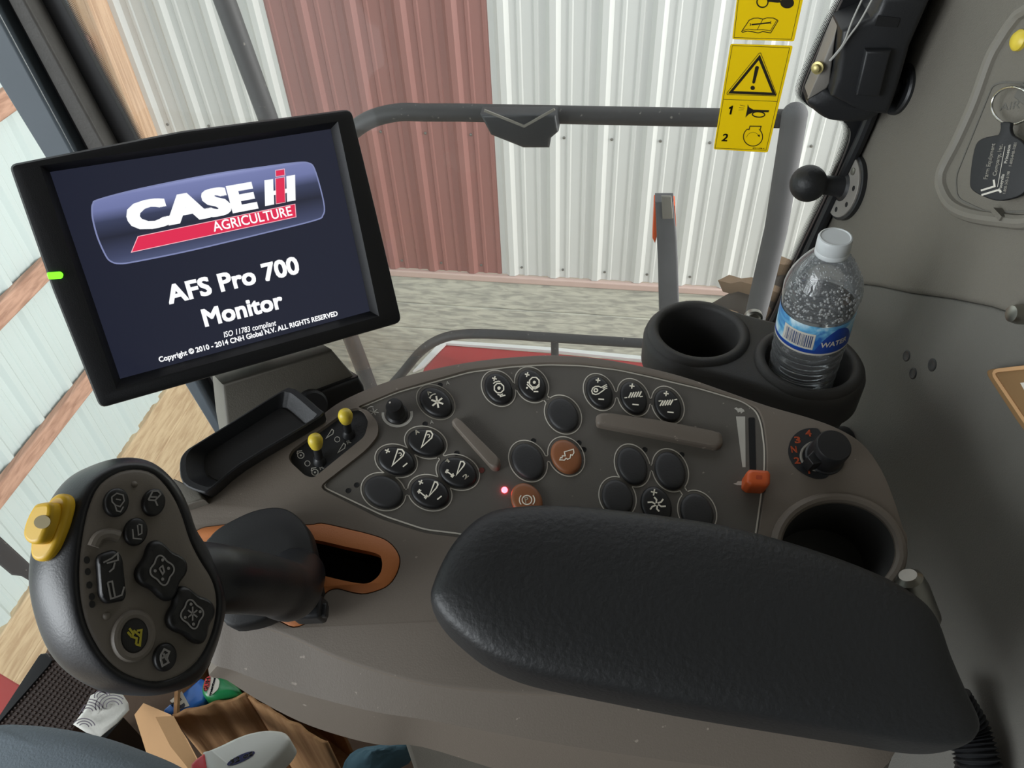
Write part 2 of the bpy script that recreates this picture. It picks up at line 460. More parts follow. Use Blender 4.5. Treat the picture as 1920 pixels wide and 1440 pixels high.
for i in range(5):
    z1 = FRONTZ + .01 - i * .24
    board('baseboard_front', CORNER, LD, LN, .05, 3.7, z1 - .240, z1, .04, M_ply,
          ['topmost', 'second', 'third', 'fourth', 'lowest'][i] + ' pale tan plank of the skirt below the front wall', 'plank', off=-.01)
board('trim_5', CORNER, SD, SN, .0, .11, GROUND, TOPZ, .15, wood('post_wood', (206, 172, 140), (176, 140, 108), 2), 'tan wooden corner post where the shed walls meet', 'post')
mb = MB(); mb.aabox(-7, 7, -6, 8, GROUND - .1, GROUND)
struct('ground', mb, M_ground, 'dusty dirt floor of the shed', 'ground')
# screws of the siding
M_screw = mat('screw', (120, 118, 112), .5, .6)
for zz in (-.56, -1.33):
    mb = MB()
    for k in range(-8, 14):
        s = PH + k * .229 + .052
        if .1 < s < 5: mb.lathe(CORNER + SD * s + SN * .0 + UP * zz, SN, [(.007, 0), (.007, .004), (.003, .006)], 8)
    struct('trim_%d' % (6 if zz > -1 else 7), mb, M_screw, ('upper' if zz > -1 else 'lower') + ' row of siding screws along the ribbed side wall', 'screws')

# ------------------------------------------------------------------ the machine outside the glass
VD = V((.987, -.162, 0)); VN = V((-.162, -.987, 0))             # along the machine; from the glass towards us
GO = Plane((0, .8, 0), (0, 1, 0)).hit(1440, 640)
GLASS = Plane(GO, VN, VD)                                       # the side window
RAILP = Plane(GO - VN * .5, VN, VD)
r = .0165
t = thing('handrail', RAILP.hit(1100, 217), 'black dusty tube handrail crossing behind the side window with a folded step bracket', 'handrail')
top = spline([RAILP.hit(*q) for q in ((548, 334), (592, 300), (640, 262), (690, 226), (745, 211), (800, 211), (860, 211))], 5, False)
obj('rail', MB().tube(top + [RAILP.hit(*q) for q in ((1000, 214), (1250, 219), (1490, 223))], r, 14), M_rail, t)
obj('front_post', MB().tube([RAILP.hit(*q) for q in ((242, -480), (399, -60), (421, 0), (500, 215), (574, 420), (676, 680), (740, 850))], .019, 14), M_rail, t)
mb = MB(); q0 = [RAILP.hit(*q, .02) for q in ((1490, 216), (1478, 290), (1455, 430), (1405, 640), (1380, 760))]
mb.tube(q0, .022, 14); mb.sphere(q0[0], .022, 18, 10)
obj('rear_post', mb, M_dusty, t)
mb = MB()
b0 = [(905, 200), (925, 238), (985, 262), (1033, 262), (1035, 245), (1050, 232), (1045, 200)]
mb.prism(RAILP.pts(b0, .012), VN * .035, .006)
obj('step_bracket', mb, M_black, t)
mb = MB(); mb.ribbon([RAILP.hit(*q, .0475) for q in ((908, 206), (983, 236), (1040, 204))], .004, VN, .003)
obj('bracket_fold', mb, M_trim, t)
RAIL2 = Plane(GO - VN * .62, VN, VD)
t = thing('lower_handrail', RAIL2.hit(1000, 640), 'low black platform rail with a bent end behind the console', 'handrail')
lo = spline([RAIL2.hit(*q) for q in ((700, 760), (752, 702), (790, 658), (830, 634), (880, 626), (960, 628))], 5, False)
obj('rail', MB().tube(lo + [RAIL2.hit(*q) for q in ((1080, 636), (1240, 646), (1400, 655))], .0125, 14), M_rail, t)
obj('stub_post', MB().tube([RAIL2.hit(1040, 636), RAIL2.hit(1041, 700)], .010, 12), M_rail, t)
# red shield of the platform seen under the rail
SH = Plane((0, 0, -.42), UP)
mb = MB(); mb.prism(SH.pts([(795, 690), (835, 646), (1040, 662), (1225, 681), (1240, 740), (1000, 800), (760, 780)]), V((0, 0, -.03)))
t = thing('side_shield', SH.hit(1000, 700), 'red painted steel shield below the low platform rail', 'shield')
obj('panel', mb, M_mach, t, bevel=.004)
mb = MB(); mb.prism([p + V((0, 0, .002)) for p in SH.pts([(775, 700), (829, 642), (1040, 656), (1224, 674), (1226, 681), (1040, 662), (837, 648), (795, 690)])], V((0, 0, .008)))
obj('edge', mb, M_white, t)  # white strip paints in light reflected along the panel's upper edge
# turn signal arm
TS = Plane(GO - VN * .38, VN, VD)
t = thing('marker_light_arm', TS.hit(1250, 480), 'dusty grey marker arm with orange reflector sides standing outside the window', 'marker light')
px = [(1228, 362), (1262, 362), (1268, 430), (1270, 470), (1274, 600), (1276, 680), (1236, 680), (1236, 600), (1233, 470), (1231, 425)]
obj('arm', MB().prism(TS.pts(px, 0), VN * .03, .004), M_dusty, t)
obj('reflector', MB().prism(TS.pts([(1226, 366), (1234, 364), (1236, 410), (1228, 440), (1223, 430)], -.012), VN * .03, .002), M_orange, t)
obj('reflector', MB().prism(TS.pts([(1260, 366), (1265, 368), (1267, 408), (1263, 410)], -.012), VN * .03, .002), M_orange, t)
obj('arm_cover', MB().prism(TS.pts([(1240, 366), (1259, 366), (1262, 408), (1242, 409)], .030), VN * .004, .002), M_trim, t)

obj('stay', MB().tube([TS.hit(1256, 668, .015), TS.hit(1256, 668, .015).lerp(RAIL2.hit(1256, 647), .93)], .009, 10), M_rail, t)
# front drive tyre
def tyre():
    c = P(1550, 850, 2.75); ax = VN
    t = thing('drive_tyre', c, 'dusty lugged drive tyre outside the window behind the cup holder', 'tyre')
    Rr, hw = .70, .24
    prof = [(Rr * .62, -hw * .8), (Rr * .8, -hw * 1.02), (Rr * .93, -hw * .98), (Rr * .985, -hw * .7), (Rr, 0), (Rr * .985, hw * .7), (Rr * .93, hw * .98), (Rr * .8, hw * 1.02), (Rr * .62, hw * .8)]
    obj('carcass', MB().lathe(c, ax, prof, 64), M_rubber, t)
    x = VD; y = ax.cross(x).normalized()
    ml = MB(); n = 26
    for k in range(n):
        for sd in (-1, 1):
            a0 = 2 * math.pi * (k + (.5 if sd > 0 else 0)) / n
            r0 = []
            for j in range(6):
                f = j / 5; a = a0 + f * .28; h = sd * hw * (.0 + 1.0 * f)
                rad = x * math.cos(a) + y * math.sin(a); tan = (-x * math.sin(a) + y * math.cos(a))
                wd = .020 + .010 * f; rr = Rr * (.985 if f < .8 else .95)
                o = c + ax * h
                r0.append([o + rad * rr - tan * wd, o + rad * rr + tan * wd, o + rad * (rr + .05) + tan * wd * .7, o + rad * (rr + .05) - tan * wd * .7])
            ml.loft(r0)
    o = obj('tread_lugs', ml, M_mud, t); o['kind'] = 'stuff'
tyre()
# weathered bar beyond the windscreen and the header part below it
BARP = Plane(P(30, 1060, 1.6), (CAMP - P(30, 1060, 1.6)))
t = thing('wiper_arm', BARP.hit(30, 1050), 'weathered dark bar crossing low outside the windscreen', 'bar')
obj('bar', MB().prism(BARP.pts([(-60, 958), (0, 1006), (52, 1054), (90, 1092), (84, 1106), (40, 1080), (22, 1078), (-60, 1010)]), BARP.n * .02, .004), M_rail, t)
HD = Plane(P(0, 1290, 1.9), UP)
t = thing('header_cover', HD.hit(-40, 1300), 'faded red machine cover low outside the windscreen', 'cover')
obj('panel', MB().prism(HD.pts([(-160, 1210), (0, 1268), (45, 1295), (160, 1360), (60, 1420), (-160, 1330)]), V((0, 0, .05)), .006), M_mach, t)

# ------------------------------------------------------------------ the cab shell
WN = V((-1, 0, .156)).normalized()
WALL = Plane(V((.289, 0, 0)) , WN, (0, 1, 0))                   # rear trim wall, facing forward
def pxw(pl, px, py, wp, w=0): return wp * (-(CAMR.transposed() @ (pl.hit(px, py, w) - CAMP)).z) / FPX
mb = MB(); mb.aabox(-.78, .36, -.75, .86, -.03, 0)
struct('floor', mb, M_floor, 'worn brown mat on the cab floor', 'floor')
mb = MB(); mb.aabox(-1.5, .75, -.95, 1.0, 1.85, 1.93)
struct('ceiling', mb, M_wallfab, 'grey cab roof lining', 'ceiling')
mb = MB(); mb.aabox(-.5, .6, -.82, -.76, -.03, 1.85); mb.aabox(-.95, -.5, -.82, -.76, -.03, .8)  # unseen side closed to full height to keep light off the armrest
struct('wall_left', mb, M_walllow, 'unseen door side of the cab, closed to block light', 'wall')
# rear wall: an upper foam panel over a lower panel, the seam curving between them
seam = [(1440, 520), (1500, 522), (1560, 526), (1640, 536), (1700, 549), (1780, 560), (1850, 574), (1920, 598), (2050, 650)]
edge = [(1985, -520), (1768, -75), (1730, 0), (1688, 100), (1622, 258), (1570, 375), (1520, 482), (1500, 521)]
up3 = WALL.pts(edge); sm3 = WALL.pts(seam[2:])
far = [WALL.at(-.75, 0), ]
def wz(y, z): return V((.289 + .156 * z, y, z))
lasts = sm3[-1]
upper = up3 + sm3 + [wz(-.75, lasts.z - .12), wz(-.75, 1.86), wz(up3[0].y, 1.86)]
mb = MB(); mb.prism([p - WN * .030 for p in upper], WN * .030, .006)
struct('wall_back', mb, M_wallfab, 'grey textured upper trim panel of the rear cab wall', 'wall', smooth=50)
low_top = WALL.pts([(1380, 770), (1440, 640), (1500, 521)]) + sm3
lower = low_top + [wz(-.75, lasts.z - .12), wz(-.75, -.03), wz(low_top[0].y, -.03)]
mb = MB(); mb.prism([p - WN * .034 for p in lower], WN * .030, .003)
lw = struct('wall_back', mb, M_walllow, 'darker lower panel of the rear cab wall below the seam', 'wall', smooth=50)
for (x, y, q) in ((1700, 667, 11), (1748, 684, 12), (1712, 700, 11)):  # flat dark discs paint the shade of three panel holes
    c = WALL.hit(x, y, -.004); rr = q * .75 / FPX
    obj('hole_disc', MB().lathe(c, WN, [(rr, -.002), (rr, .0004), (rr * .8, .0008), (rr * .5, .0003)], 20), M_black, lw)
# recessed moulding with the key
rim = spline([(1925, 18), (1900, 42), (1878, 75), (1858, 112), (1830, 190), (1798, 262), (1772, 312), (1766, 335), (1769, 358), (1786, 386), (1822, 404), (1880, 413), (1940, 414), (2040, 380), (2080, 250), (2060, 80), (1990, 0)], 4)
t = thing('wall_moulding', WALL.hit(1880, 210), 'grey moulded rim around a shallow recess on the rear wall', 'moulding')
obj('rim', MB().tube(WALL.pts(rim, .001), .0062, 10, closed=True), M_trim, t)
obj('recess_panel', MB().prism(WALL.pts(rim, -.002), WN * .003), M_wallfab, t)
g = rounded([(1795, 372), (1793, 330), (1862, 160), (1880, 154), (1990, 158), (1990, 395), (1850, 398)], 14)
mb = MB(); mb.ribbon(WALL.pts(g, .001), .0016, WN, .0008, True); obj('recess_step', mb, M_walllow, t)
mb = MB(); text_px(mb, WALL, 'AIR', (1874, 208), (1912, 203), (1876, 194), .001); obj('raised_lettering', mb, M_walllow, t)
c = WALL.hit(1914, 76, .001)
obj('round_button', MB().lathe(c, WN, [(.0082, 0), (.0082, .003), (.006, .0055), (.002, .0065)], 24), M_yel2, t, label='yellow round plug')
obj('clip', MB().box(WALL.hit(1876, 402, .005), WALL.v * .002, WALL.u * .007, WN * .004), M_wallfab, t)
# key ring and fob
zk = zoom(5.54, 1800, 140)
t = thing('key_fob', WALL.hit(1880, 310, .006), 'dark rubber key fob printed with white lettering on a chrome ring', 'key fob')
_fc = WALL.hit(1880, 315, .016)
FOB = Plane(_fc, (WN * .62 + (CAMP - _fc).normalized() * .5), (0, 1, 0))
tagp = spline(zk([(128, 1110), (150, 900), (190, 730), (260, 665), (380, 636), (425, 625), (448, 560), (452, 500), (552, 500), (550, 560), (575, 632), (665, 690), (730, 800), (735, 1100), (690, 1230), (560, 1292), (400, 1310), (230, 1250), (145, 1190)]), 3)
obj('tag', MB().prism(FOB.pts(tagp, -.002), FOB.n * .004, .0010), M_shield if 'M_shield' in globals() else M_black, t)
mb = MB()
for s_, a, b, u, bd in (('JL', (383, 1240), (362, 1088), (222, 1232), .0), ('Farm Equipment', (285, 1085), (368, 715), (245, 1080), .01), ('Company, Inc.', (378, 1050), (446, 725), (340, 1045), .01),
                        ('Princeton', (490, 920), (530, 730), (460, 915), 0), ('Poseyville', (430, 1200), (465, 1035), (398, 1195), 0), ('1-800-343-3198', (475, 1235), (522, 1005), (448, 1230), .01), ('1-800-848-1081', (537, 950), (592, 708), (510, 945), .01)):
    (ax, ay), (bx, by), (ux, uy) = zk([a, b, u])
    text_px(mb, FOB, s_, (ax, ay), (bx, by), (ux, uy), .0021, bd)
mb.ribbon(FOB.pts(zk([(392, 1165), (468, 745)]), .0021), .0004, FOB.n)
obj('lettering', mb, M_line, t)
obj('key_ring', MB().tube(WALL.pts(ellipse(1898, 198, 38.5, 34.5, 0, 40), .012), .0011, 10, closed=True), M_chrome, t)
obj('key_head', MB().box(WALL.hit(1925, 180, .006), WALL.u * .012, WALL.v * .006, WN * .0015), M_walllow, t, bevel=.001)
# tan board at the right edge
cb = rounded([(1858, 694), (1925, 686), (2010, 676), (2010, 905), (1925, 795)], 16)
t = thing('clipboard', WALL.hit(1900, 730, .0), 'tan board with a pale rounded rim by the lower rear wall', 'board')
obj('board', MB().prism(WALL.pts(cb, .001), WN * .008, .003), mat('board_brown', (128, 98, 62), .7, var=(20, .1)), t)
mb = MB(); mb.ribbon(WALL.pts(rounded([(1861, 696), (1925, 689), (2006, 680), (2006, 899), (1925, 791)], 15), .0085), .003, WN, .0015, True); obj('rim', mb, M_kraft, t)
obj('paper_label', MB().prism(WALL.pts([(1914, 718), (1960, 712), (1960, 760), (1924, 736)], .009), WN * .0006), M_line, t)
t = obj('wall_knob', MB().lathe(WALL.hit(1922, 590, 0), WN, [(.008, 0), (.008, .006), (.0065, .012), (.003, .013)], 24), M_steel)
tag(t, 'small silver knob on the rear wall above the tan board', 'knob')

# posts and panes
zt = zoom(2.4, 0, 0)
def slope_line(x0, y0, x1, y1): return lambda y: x0 + (x1 - x0) * (y - y0) / (y1 - y0)
e0 = slope_line(0, 50, 133, 277); e1 = slope_line(46, 0, 183, 267); e2 = slope_line(55, 0, 192, 265); e3 = slope_line(86, 0, 221, 255); e4 = slope_line(121, 0, 254, 250)
YA, YB = -520, 930
def band(ea, eb, y0=YA, y1=YB): return [(ea(y0), y0), (eb(y0), y0), (eb(y1), y1), (ea(y1), y1)]
M_glossy = mat('post_glossy', (98, 108, 116), .25, var=(6, .25), coat=.3)
M_strip = mat('post_strip', (88, 86, 83), .6, bump=(400, .4), var=(60, .25))
struct('trim_8', MB().prism(GLASS.pts(band(e0, e1), -.01), VN * .05), M_glossy, 'glossy grey face of the front corner post', 'post', bevel=.004)
struct('trim_9', MB().prism(GLASS.pts(band(e1, e2), -.005), VN * .025), M_post, 'black seal between the two front post strips', 'seal')
struct('trim_10', MB().prism(GLASS.pts(band(e2, e3), -.005), VN * .032), M_strip, 'dark textured strip of the front corner post', 'post', bevel=.003)
struct('trim_11', MB().prism(GLASS.pts(band(e3, e4), -.003), VN * .006), M_post, 'black glass border beside the front corner post', 'border')
def strip_uv(name, a, b, pitch, label):
    """frit dots on a strip between polylines a (solid edge) and b (clear edge)"""
    mb = MB(); mb.uvs = {}; L = 0; rows = 0
    n = len(a)
    for i in range(n):
        if i: L += (a[i] - a[i - 1]).length
        wd = (b[i] - a[i]).length
        k = mb.add([a[i], b[i]]); mb.uvs[k[0]] = (L / pitch, 0); mb.uvs[k[1]] = (L / pitch, wd / pitch)
        if i: mb.f.append((k[0] - 2, k[1] - 2, k[1], k[0]))
    o = struct(name, mb, M_frit, label, 'dot border', fix=False)
    return o
M_frit = frit('frit_dots')
ys = [YA + (YB - YA) * i / 20 for i in range(21)]
strip_uv('trim_12', [GLASS.hit(e4(y), y, .001) for y in ys], [GLASS.hit(e4(y) + 15, y, .001) for y in ys], .0017, 'fading dot border of the side window beside the front post')
# windscreen, curving forward from the front post
wa = [GLASS.hit(e0(y) + 4, y, .0) for y in ys]
WDIR = (VN * .93 - VD * .36).normalized()
def wind(s, i): return wa[i] + WDIR * s - VD * .06 * s * (1.8 - s)
mb = MB(); cols = [0, .02, .1, .25, .5, .8, 1.1, 1.45]
ids = [[mb.add([wind(s, i)])[0] for s in cols] for i in range(len(ys))]
for i in range(len(ys) - 1):
    for j in range(len(cols) - 1): mb.f.append((ids[i][j], ids[i][j + 1], ids[i + 1][j + 1], ids[i + 1][j]))
M_pane = thin('window_glass', (.97, .985, .98), .4, .02, (.85, .85, .82), .01, 6)
struct('window_1', mb, M_pane, 'curved windscreen pane left of the front post', 'window', smooth=180)
strip_uv('trim_13', [wind(.002, i) + VD * .001 for i in range(len(ys))], [wind(.026, i) + VD * .001 for i in range(len(ys))], .0017, 'fading dot border of the windscreen along the front post')
# side window
fo = spline([(1790, -520), (1600, -75), (1567, 0), (1546, 42), (1520, 100), (1496, 158), (1497, 184), (1525, 204), (1550, 212), (1575, 225), (1584, 250), (1567, 300), (1533, 375), (1483, 479), (1437, 592), (1400, 680), (1360, 790)], 4, False)
wr = [(2000, -520), (1770, -75), (1730, 0), (1688, 100), (1622, 258), (1570, 375), (1520, 482), (1440, 640), (1380, 770)]
def along(line, y):
    for a, b in zip(line, line[1:]):
        if a[1] <= y <= b[1]: return a[0] + (b[0] - a[0]) * (y - a[1]) / max(1e-6, b[1] - a[1])
    return line[-1][0]
mb = MB()
mb.prism(GLASS.pts([(e3(YA) + 10, YA), (1990, YA)] + [(along(wr, y), y) for y in (-75, 0, 100, 258, 375, 482, 640, 770)] + [(1370, 800), (e4(850), 850), (e4(400), 400)], -.006), VN * .005)
struct('window_2', mb, M_pane, 'side window pane looking out to the ribbed shed wall', 'window', smooth=0)
sol = [(x + 9, y + 2) for x, y in fo]
mb = MB(); mb.prism(GLASS.pts(sol + [(1385, 790), (1448, 640), (1528, 482), (1578, 375), (1632, 258), (1700, 100), (1742, 0), (1780, -75), (2010, -520)], -.001), VN * .006)
struct('trim_14', mb, M_post, 'black glass border beside the rear cab post', 'border', smooth=0)
strip_uv('trim_15', GLASS.pts(sol, .0015), GLASS.pts([(x - 3, y - 1) for x, y in fo], .0015), .0015, 'fading dot border of the side window beside the rear post')
mb = MB(); mb.tube([GLASS.hit(x, y, .012) for x, y in ((1990, -520), (1768, -75), (1722, 0), (1614, 262), (1510, 485), (1430, 645), (1375, 765))], .0065, 10)
struct('trim_16', mb, M_post, 'black rubber seal between window border and rear wall', 'seal')
zs = GLASS.hit(700, 960).z; xs = GLASS.uv(GLASS.hit(560, 960))[0]
mb = MB(); mb.prism([V((p.x, p.y, zz)) for p, zz in ((GLASS.o + VD * xs, -.03), (GLASS.o + VD * .1, -.03), (GLASS.o + VD * .1, zs), (GLASS.o + VD * xs, zs))], -VN * .03)
struct('wall_right', mb, M_walllow, 'low cab wall under the side window', 'wall')

# warning decals
M_decal = mat('decal_yellow', (238, 214, 46), .35, var=(5, .06), coat=.2)
_nt = M_decal.node_tree; _tl = _nt.nodes.new('ShaderNodeBsdfTranslucent'); _tl.inputs[0].default_value = rgb((252, 234, 50))
_ms = _nt.nodes.new('ShaderNodeMixShader'); _ms.inputs[0].default_value = .72
_nt.links.new(_nt.nodes['Principled BSDF'].outputs[0], _ms.inputs[1]); _nt.links.new(_tl.outputs[0], _ms.inputs[2]); _nt.links.new(_ms.outputs[0], _nt.nodes['Material Output'].inputs[0])
zd = zoom(4.8, 1330, 0)
def decal(px, label):
    c = GLASS.hit(sum(p[0] for p in px) / 4, sum(p[1] for p in px) / 4, .001)
    t = thing('warning_decal', c, label, 'warning decal', 'yellow warning decals on the side window')
    obj('sheet', MB().prism(GLASS.pts(rounded(px, 4, 3), .0004), VN * .0004), M_decal, t)
    return t
DW = .0009
def dl(mb, pts, wz_=4, closed=False): mb.ribbon(GLASS.pts(zd(pts), DW), wz_ / 4.8 * .75 / FPX * 1.05, VN, .0002, closed)
t = decal(zd([(190, 393), (752, 410), (525, 1372), (38, 1342)]), 'lower yellow decal with a warning triangle above steps 1 and 2')
mb = MB(); dl(mb, [(207, 410), (722, 430), (510, 1352), (52, 1332)], 4, True); dl(mb, [(126, 893), (608, 913)], 4); obj('border', mb, M_text, t)
mb = MB(); dl(mb, [(450, 516), (192, 830), (584, 846)], 26, True); dl(mb, [(448, 478), (462, 476), (604, 846), (596, 864), (160, 850), (158, 836)], 5, True)
mb.prism(GLASS.pts(zd([(412, 606), (420, 595), (440, 595), (447, 606), (412, 742), (402, 752), (390, 750), (386, 740)]), DW), VN * .0002)
mb.prism(GLASS.pts(ellipse(*zd([(390, 791)])[0], 4.2, 4.0, 0, 16), DW), VN * .0002); obj('triangle', mb, M_text, t)
mb = MB()
text_px(mb, GLASS, '1', zd([(168, 1026)])[0], zd([(196, 1028)])[0], zd([(178, 956)])[0], DW, .02, .1)
obj('numeral', mb, M_text, t); mb = MB(); text_px(mb, GLASS, '2', zd([(110, 1268)])[0], zd([(158, 1270)])[0], zd([(126, 1205)])[0], DW, .02, .1)
obj('numeral', mb, M_text, t); mb = MB(); text_px(mb, GLASS, '87311298 A', zd([(390, 1338)])[0], zd([(495, 1342)])[0], zd([(392, 1328)])[0], DW); obj('part_number', mb, M_text, t)
mb = MB(); mb.prism(GLASS.pts(zd([(345, 938), (358, 965), (395, 986), (540, 992), (533, 1010), (395, 1010), (352, 1030), (325, 1058), (332, 1020), (340, 985)]), DW), VN * .0002)
dl(mb, [(x, y) for x, y in ellipse(443, 1030, 56, 24, 3, 24)], 11, True)
for a in ((275, 945, 322, 955), (268, 968, 315, 972), (262, 990, 308, 988)): dl(mb, [a[:2], a[2:]], 3)
obj('horn_symbol', mb, M_text, t)
mb = MB(); arc = [(393 + 86 * math.cos(R(a)), 1230 + 84 * math.sin(R(a))) for a in range(-48, 233, 8)]
dl(mb, arc + [(358, 1165), (366, 1135), (466, 1137), (456, 1172)], 9, True)
dl(mb, [(393 + 58 * math.cos(R(a)), 1245 + 54 * math.sin(R(a))) for a in range(190, 345, 10)], 3)
mb.prism(GLASS.pts(zd([(432, 1216), (456, 1212), (450, 1236)]), DW), VN * .0002); obj('engine_symbol', mb, M_text, t)
t = decal(zd([(298, -440), (935, -430), (762, 372), (205, 352)]), 'upper yellow decal with a key and an open manual symbol')
mb = MB(); dl(mb, [(310, -420), (905, -410), (738, 353), (222, 338)], 4, True); obj('border', mb, M_text, t)
mb = MB(); dl(mb, [(290, 284), (358, 182), (400, 163), (440, 162), (482, 172), (520, 160), (575, 162), (612, 180), (617, 188), (552, 296), (520, 290), (480, 284), (440, 296), (400, 288), (345, 280), (300, 290)], 7, True)
dl(mb, [(482, 172), (430, 268)], 5); dl(mb, [(296, 276), (350, 262), (400, 268), (430, 268), (480, 266), (550, 276), (606, 182)], 5)
dl(mb, [(380, 222), (545, 204)], 12)
for e in (((366, 208), (372, 222), (366, 234)), ((556, 190), (548, 204), (556, 216))): dl(mb, list(e), 6)
obj('manual_symbol', mb, M_text, t)
mb = MB(); dl(mb, ellipse(478, 18, 50, 48, 0, 28), 11, True)
mb.prism(GLASS.pts(zd([(525, -8), (640, -2), (650, 22), (610, 24), (560, 18), (524, 16)]), DW), VN * .0002)
mb.prism(GLASS.pts(ellipse(*zd([(700, 25)])[0], 13, 10.5, 0, 20), DW), VN * .0002); obj('key_symbol', mb, M_text, t)

# ball mount, second disc and latch on the rear post
M_plate = mat('plate_grey', (132, 128, 122), .5, bump=(900, .2))
def disc_holes(mb, c, rr, a, w): pass
c = WALL.hit(1592, 351, .0)
t = thing('ball_mount', c, 'black ball mount on a round grey plate screwed to the rear wall', 'ball mount')
obj('backing', MB().lathe(c, WN, [(.0375, 0), (.0375, .005), (.036, .006)], 48), M_black, t)
obj('plate', MB().lathe(c, WN, [(.0345, .004), (.0345, .0078), (.0338, .0084), (.014, .0084)], 48), M_plate, t)
obj('stem', MB().lathe(c, WN, [(.017, .0080), (.013, .011), (.0115, .016), (.0105, .03), (.0105, .036)], 32), M_black, t)
obj('ball', MB().sphere(c + WN * .049, .0205, 36, 22), M_leather, t)
M_hole = M_dark
for a in (20, 62, 110, 160, 205, 250, 295, 340):
    d = (WALL.u * math.cos(R(a)) + WALL.v * math.sin(R(a)))
    if a in (62, 250): obj('screw', MB().lathe(c + d * .025 + WN * .0082, WN, [(.004, 0), (.004, .0012), (.002, .0016)], 16), M_steel, t)
    else: obj('slot', MB().lathe(c + d * .026 + WN * .0082, WN, [(.003, 0), (.003, .0003)], 14), M_hole, t)
c = WALL.hit(1688, 167, .0)
t = thing('mount_disc', c, 'flat black round disc on the rear wall below the window latch', 'disc')
obj('disc', MB().lathe(c, WN, [(.0255, 0), (.0255, .003), (.0235, .0048), (.006, .0048)], 48), M_black, t)
obj('hub', MB().lathe(c, WN, [(.008, .004), (.007, .012), (.007, .020)], 24), M_black, t)
for a in (70, 230): obj('screw', MB().lathe(c + (WALL.u * math.cos(R(a)) + WALL.v * math.sin(R(a))) * .016 + WN * .0045, WN, [(.003, 0), (.003, .001)], 14), M_steel, t)
zl = zoom(6.26, 1480, 0)
t = thing('window_latch', GLASS.hit(1610, 100, .005), 'black window latch bracket at the top of the rear post', 'latch')
obj('body', MB().prism(GLASS.pts(zl([(510, 150), (700, 70), (840, 15), (900, -60), (980, -250), (1520, -250), (1430, -40), (1280, 320), (1250, 440), (1180, 700), (1100, 960), (1030, 1115), (770, 1090), (730, 1075), (400, 905), (450, 700), (480, 480)]), .006), VN * .05, .006), M_black, t)
obj('side_plate', MB().prism(GLASS.pts(zl([(505, 190), (470, 480), (440, 700), (425, 850), (390, 912), (165, 1045), (300, 720), (450, 330)]), .006), VN * .028, .002), M_plate, t, label='bare grey side plate')
obj('lower_cup', MB().prism(GLASS.pts(spline(zl([(150, 1050), (280, 960), (400, 905), (560, 985), (730, 1075), (880, 1105), (1030, 1115), (960, 1220), (800, 1290), (600, 1295), (400, 1270), (260, 1185)]), 3), .006), VN * .034, .010), M_black, t)
obj('cheek', MB().prism(GLASS.pts(zl([(880, 560), (1180, 560), (1040, 1110), (770, 1085)]), .056), VN * .008, .003), M_black, t)
obj('slot', MB().prism(GLASS.pts(zl([(1040, 180), (1300, 210), (1260, 320), (1000, 300)]), .056), VN * .001), M_dark, t)
c = GLASS.hit(*zl([(340, 790)])[0], .034)
obj('bolt', MB().lathe(c, (VN - VD * .6 + UP * .1), [(.0062, 0), (.0062, .003), (.004, .0035), (.004, .008), (.002, .009)], 16), mat('brass', (176, 164, 110), .4, .6), t, label='brass coloured bolt')
mb = MB(); M_wire = mat('wire_pale', (170, 170, 165), .5)
for q in (((870, -40), (740, 240), (640, 500), (520, 660), (470, 715)), ((990, -40), (830, 250), (700, 430), (590, 590), (480, 715))):
    mb = MB(); mb.tube(spline([GLASS.hit(*p, .060) for p in zl(q)], 5, False), .0009, 8); obj('wire', mb, M_wire, t)

# ------------------------------------------------------------------ the control console
KO = P(1000, 850, .60); KN = V((0, -math.sin(R(18)), math.cos(R(18))))
K = Plane(KO, KN, (1, 0, 0))
def k2(px, w=0): return [K.uv(p) for p in K.pts(px, w)]
def kw(wp, x=1000, y=850): return pxw(K, x, y, wp)
z5 = zoom(3.2, 500, 620); z6 = zoom(3.2, 1000, 620); zg = zoom(4.174, 340, 900)
con = thing('control_console', K.hit(1000, 1000, -.09), 'grey brown operator console with oval push buttons beside the black armrest', 'control console')
ctl = [(338, 945), (372, 927), (450, 882), (530, 832), (600, 778), (640, 750), (700, 723), (760, 703), (830, 686), (900, 674), (970, 667), (1040, 664), (1120, 670), (1200, 684),
       (1280, 704), (1360, 731), (1440, 759), (1520, 782), (1575, 803), (1620, 832), (1655, 880), (1680, 940), (1694, 985), (1704, 1008), (1700, 1050), (1698, 1090), (1735, 1140), (1770, 1250), (1740, 1330), (1620, 1345), (1500, 1342), (1300, 1325), (1100, 1308),
       (950, 1300), (800, 1284), (700, 1258), (625, 1232), (550, 1198), (492, 1177), (440, 1166), (400, 1160), (372, 1120), (345, 1060), (332, 1000)]
low = {(950, 1300): (950, 1378), (800, 1284): (800, 1350), (700, 1258): (720, 1338), (625, 1232): (655, 1324), (550, 1198): (575, 1303), (492, 1177): (505, 1283), (440, 1166): (440, 1258), (400, 1160): (396, 1242),
       (1100, 1308): (1100, 1404), (1300, 1325): (1300, 1432), (1500, 1342): (1500, 1452), (1620, 1345): (1640, 1455), (372, 1120): (370, 1190)}
bel = {(950, 1300): (960, 1450), (800, 1284): (790, 1400), (700, 1258): (715, 1397), (625, 1232): (640, 1380), (550, 1198): (560, 1352), (492, 1177): (480, 1310), (440, 1166): (425, 1275), (400, 1160): (392, 1256),
       (1100, 1308): (1130, 1480), (1300, 1325): (1320, 1500), (1500, 1342): (1500, 1520), (1620, 1345): (1640, 1520)}
r0 = k2(ctl)
def lowring(d, w, ins): 
    base = inset2(r0, ins); out = []
    for c, b in zip(ctl, base): out.append(K.uv(K.hit(*d[c], w)) if c in d else b)
    return out
r1 = lowring(low, -.016, .001); r2 = lowring(bel, -.065, .012); r3 = inset2(r2, .05)
SM = 4
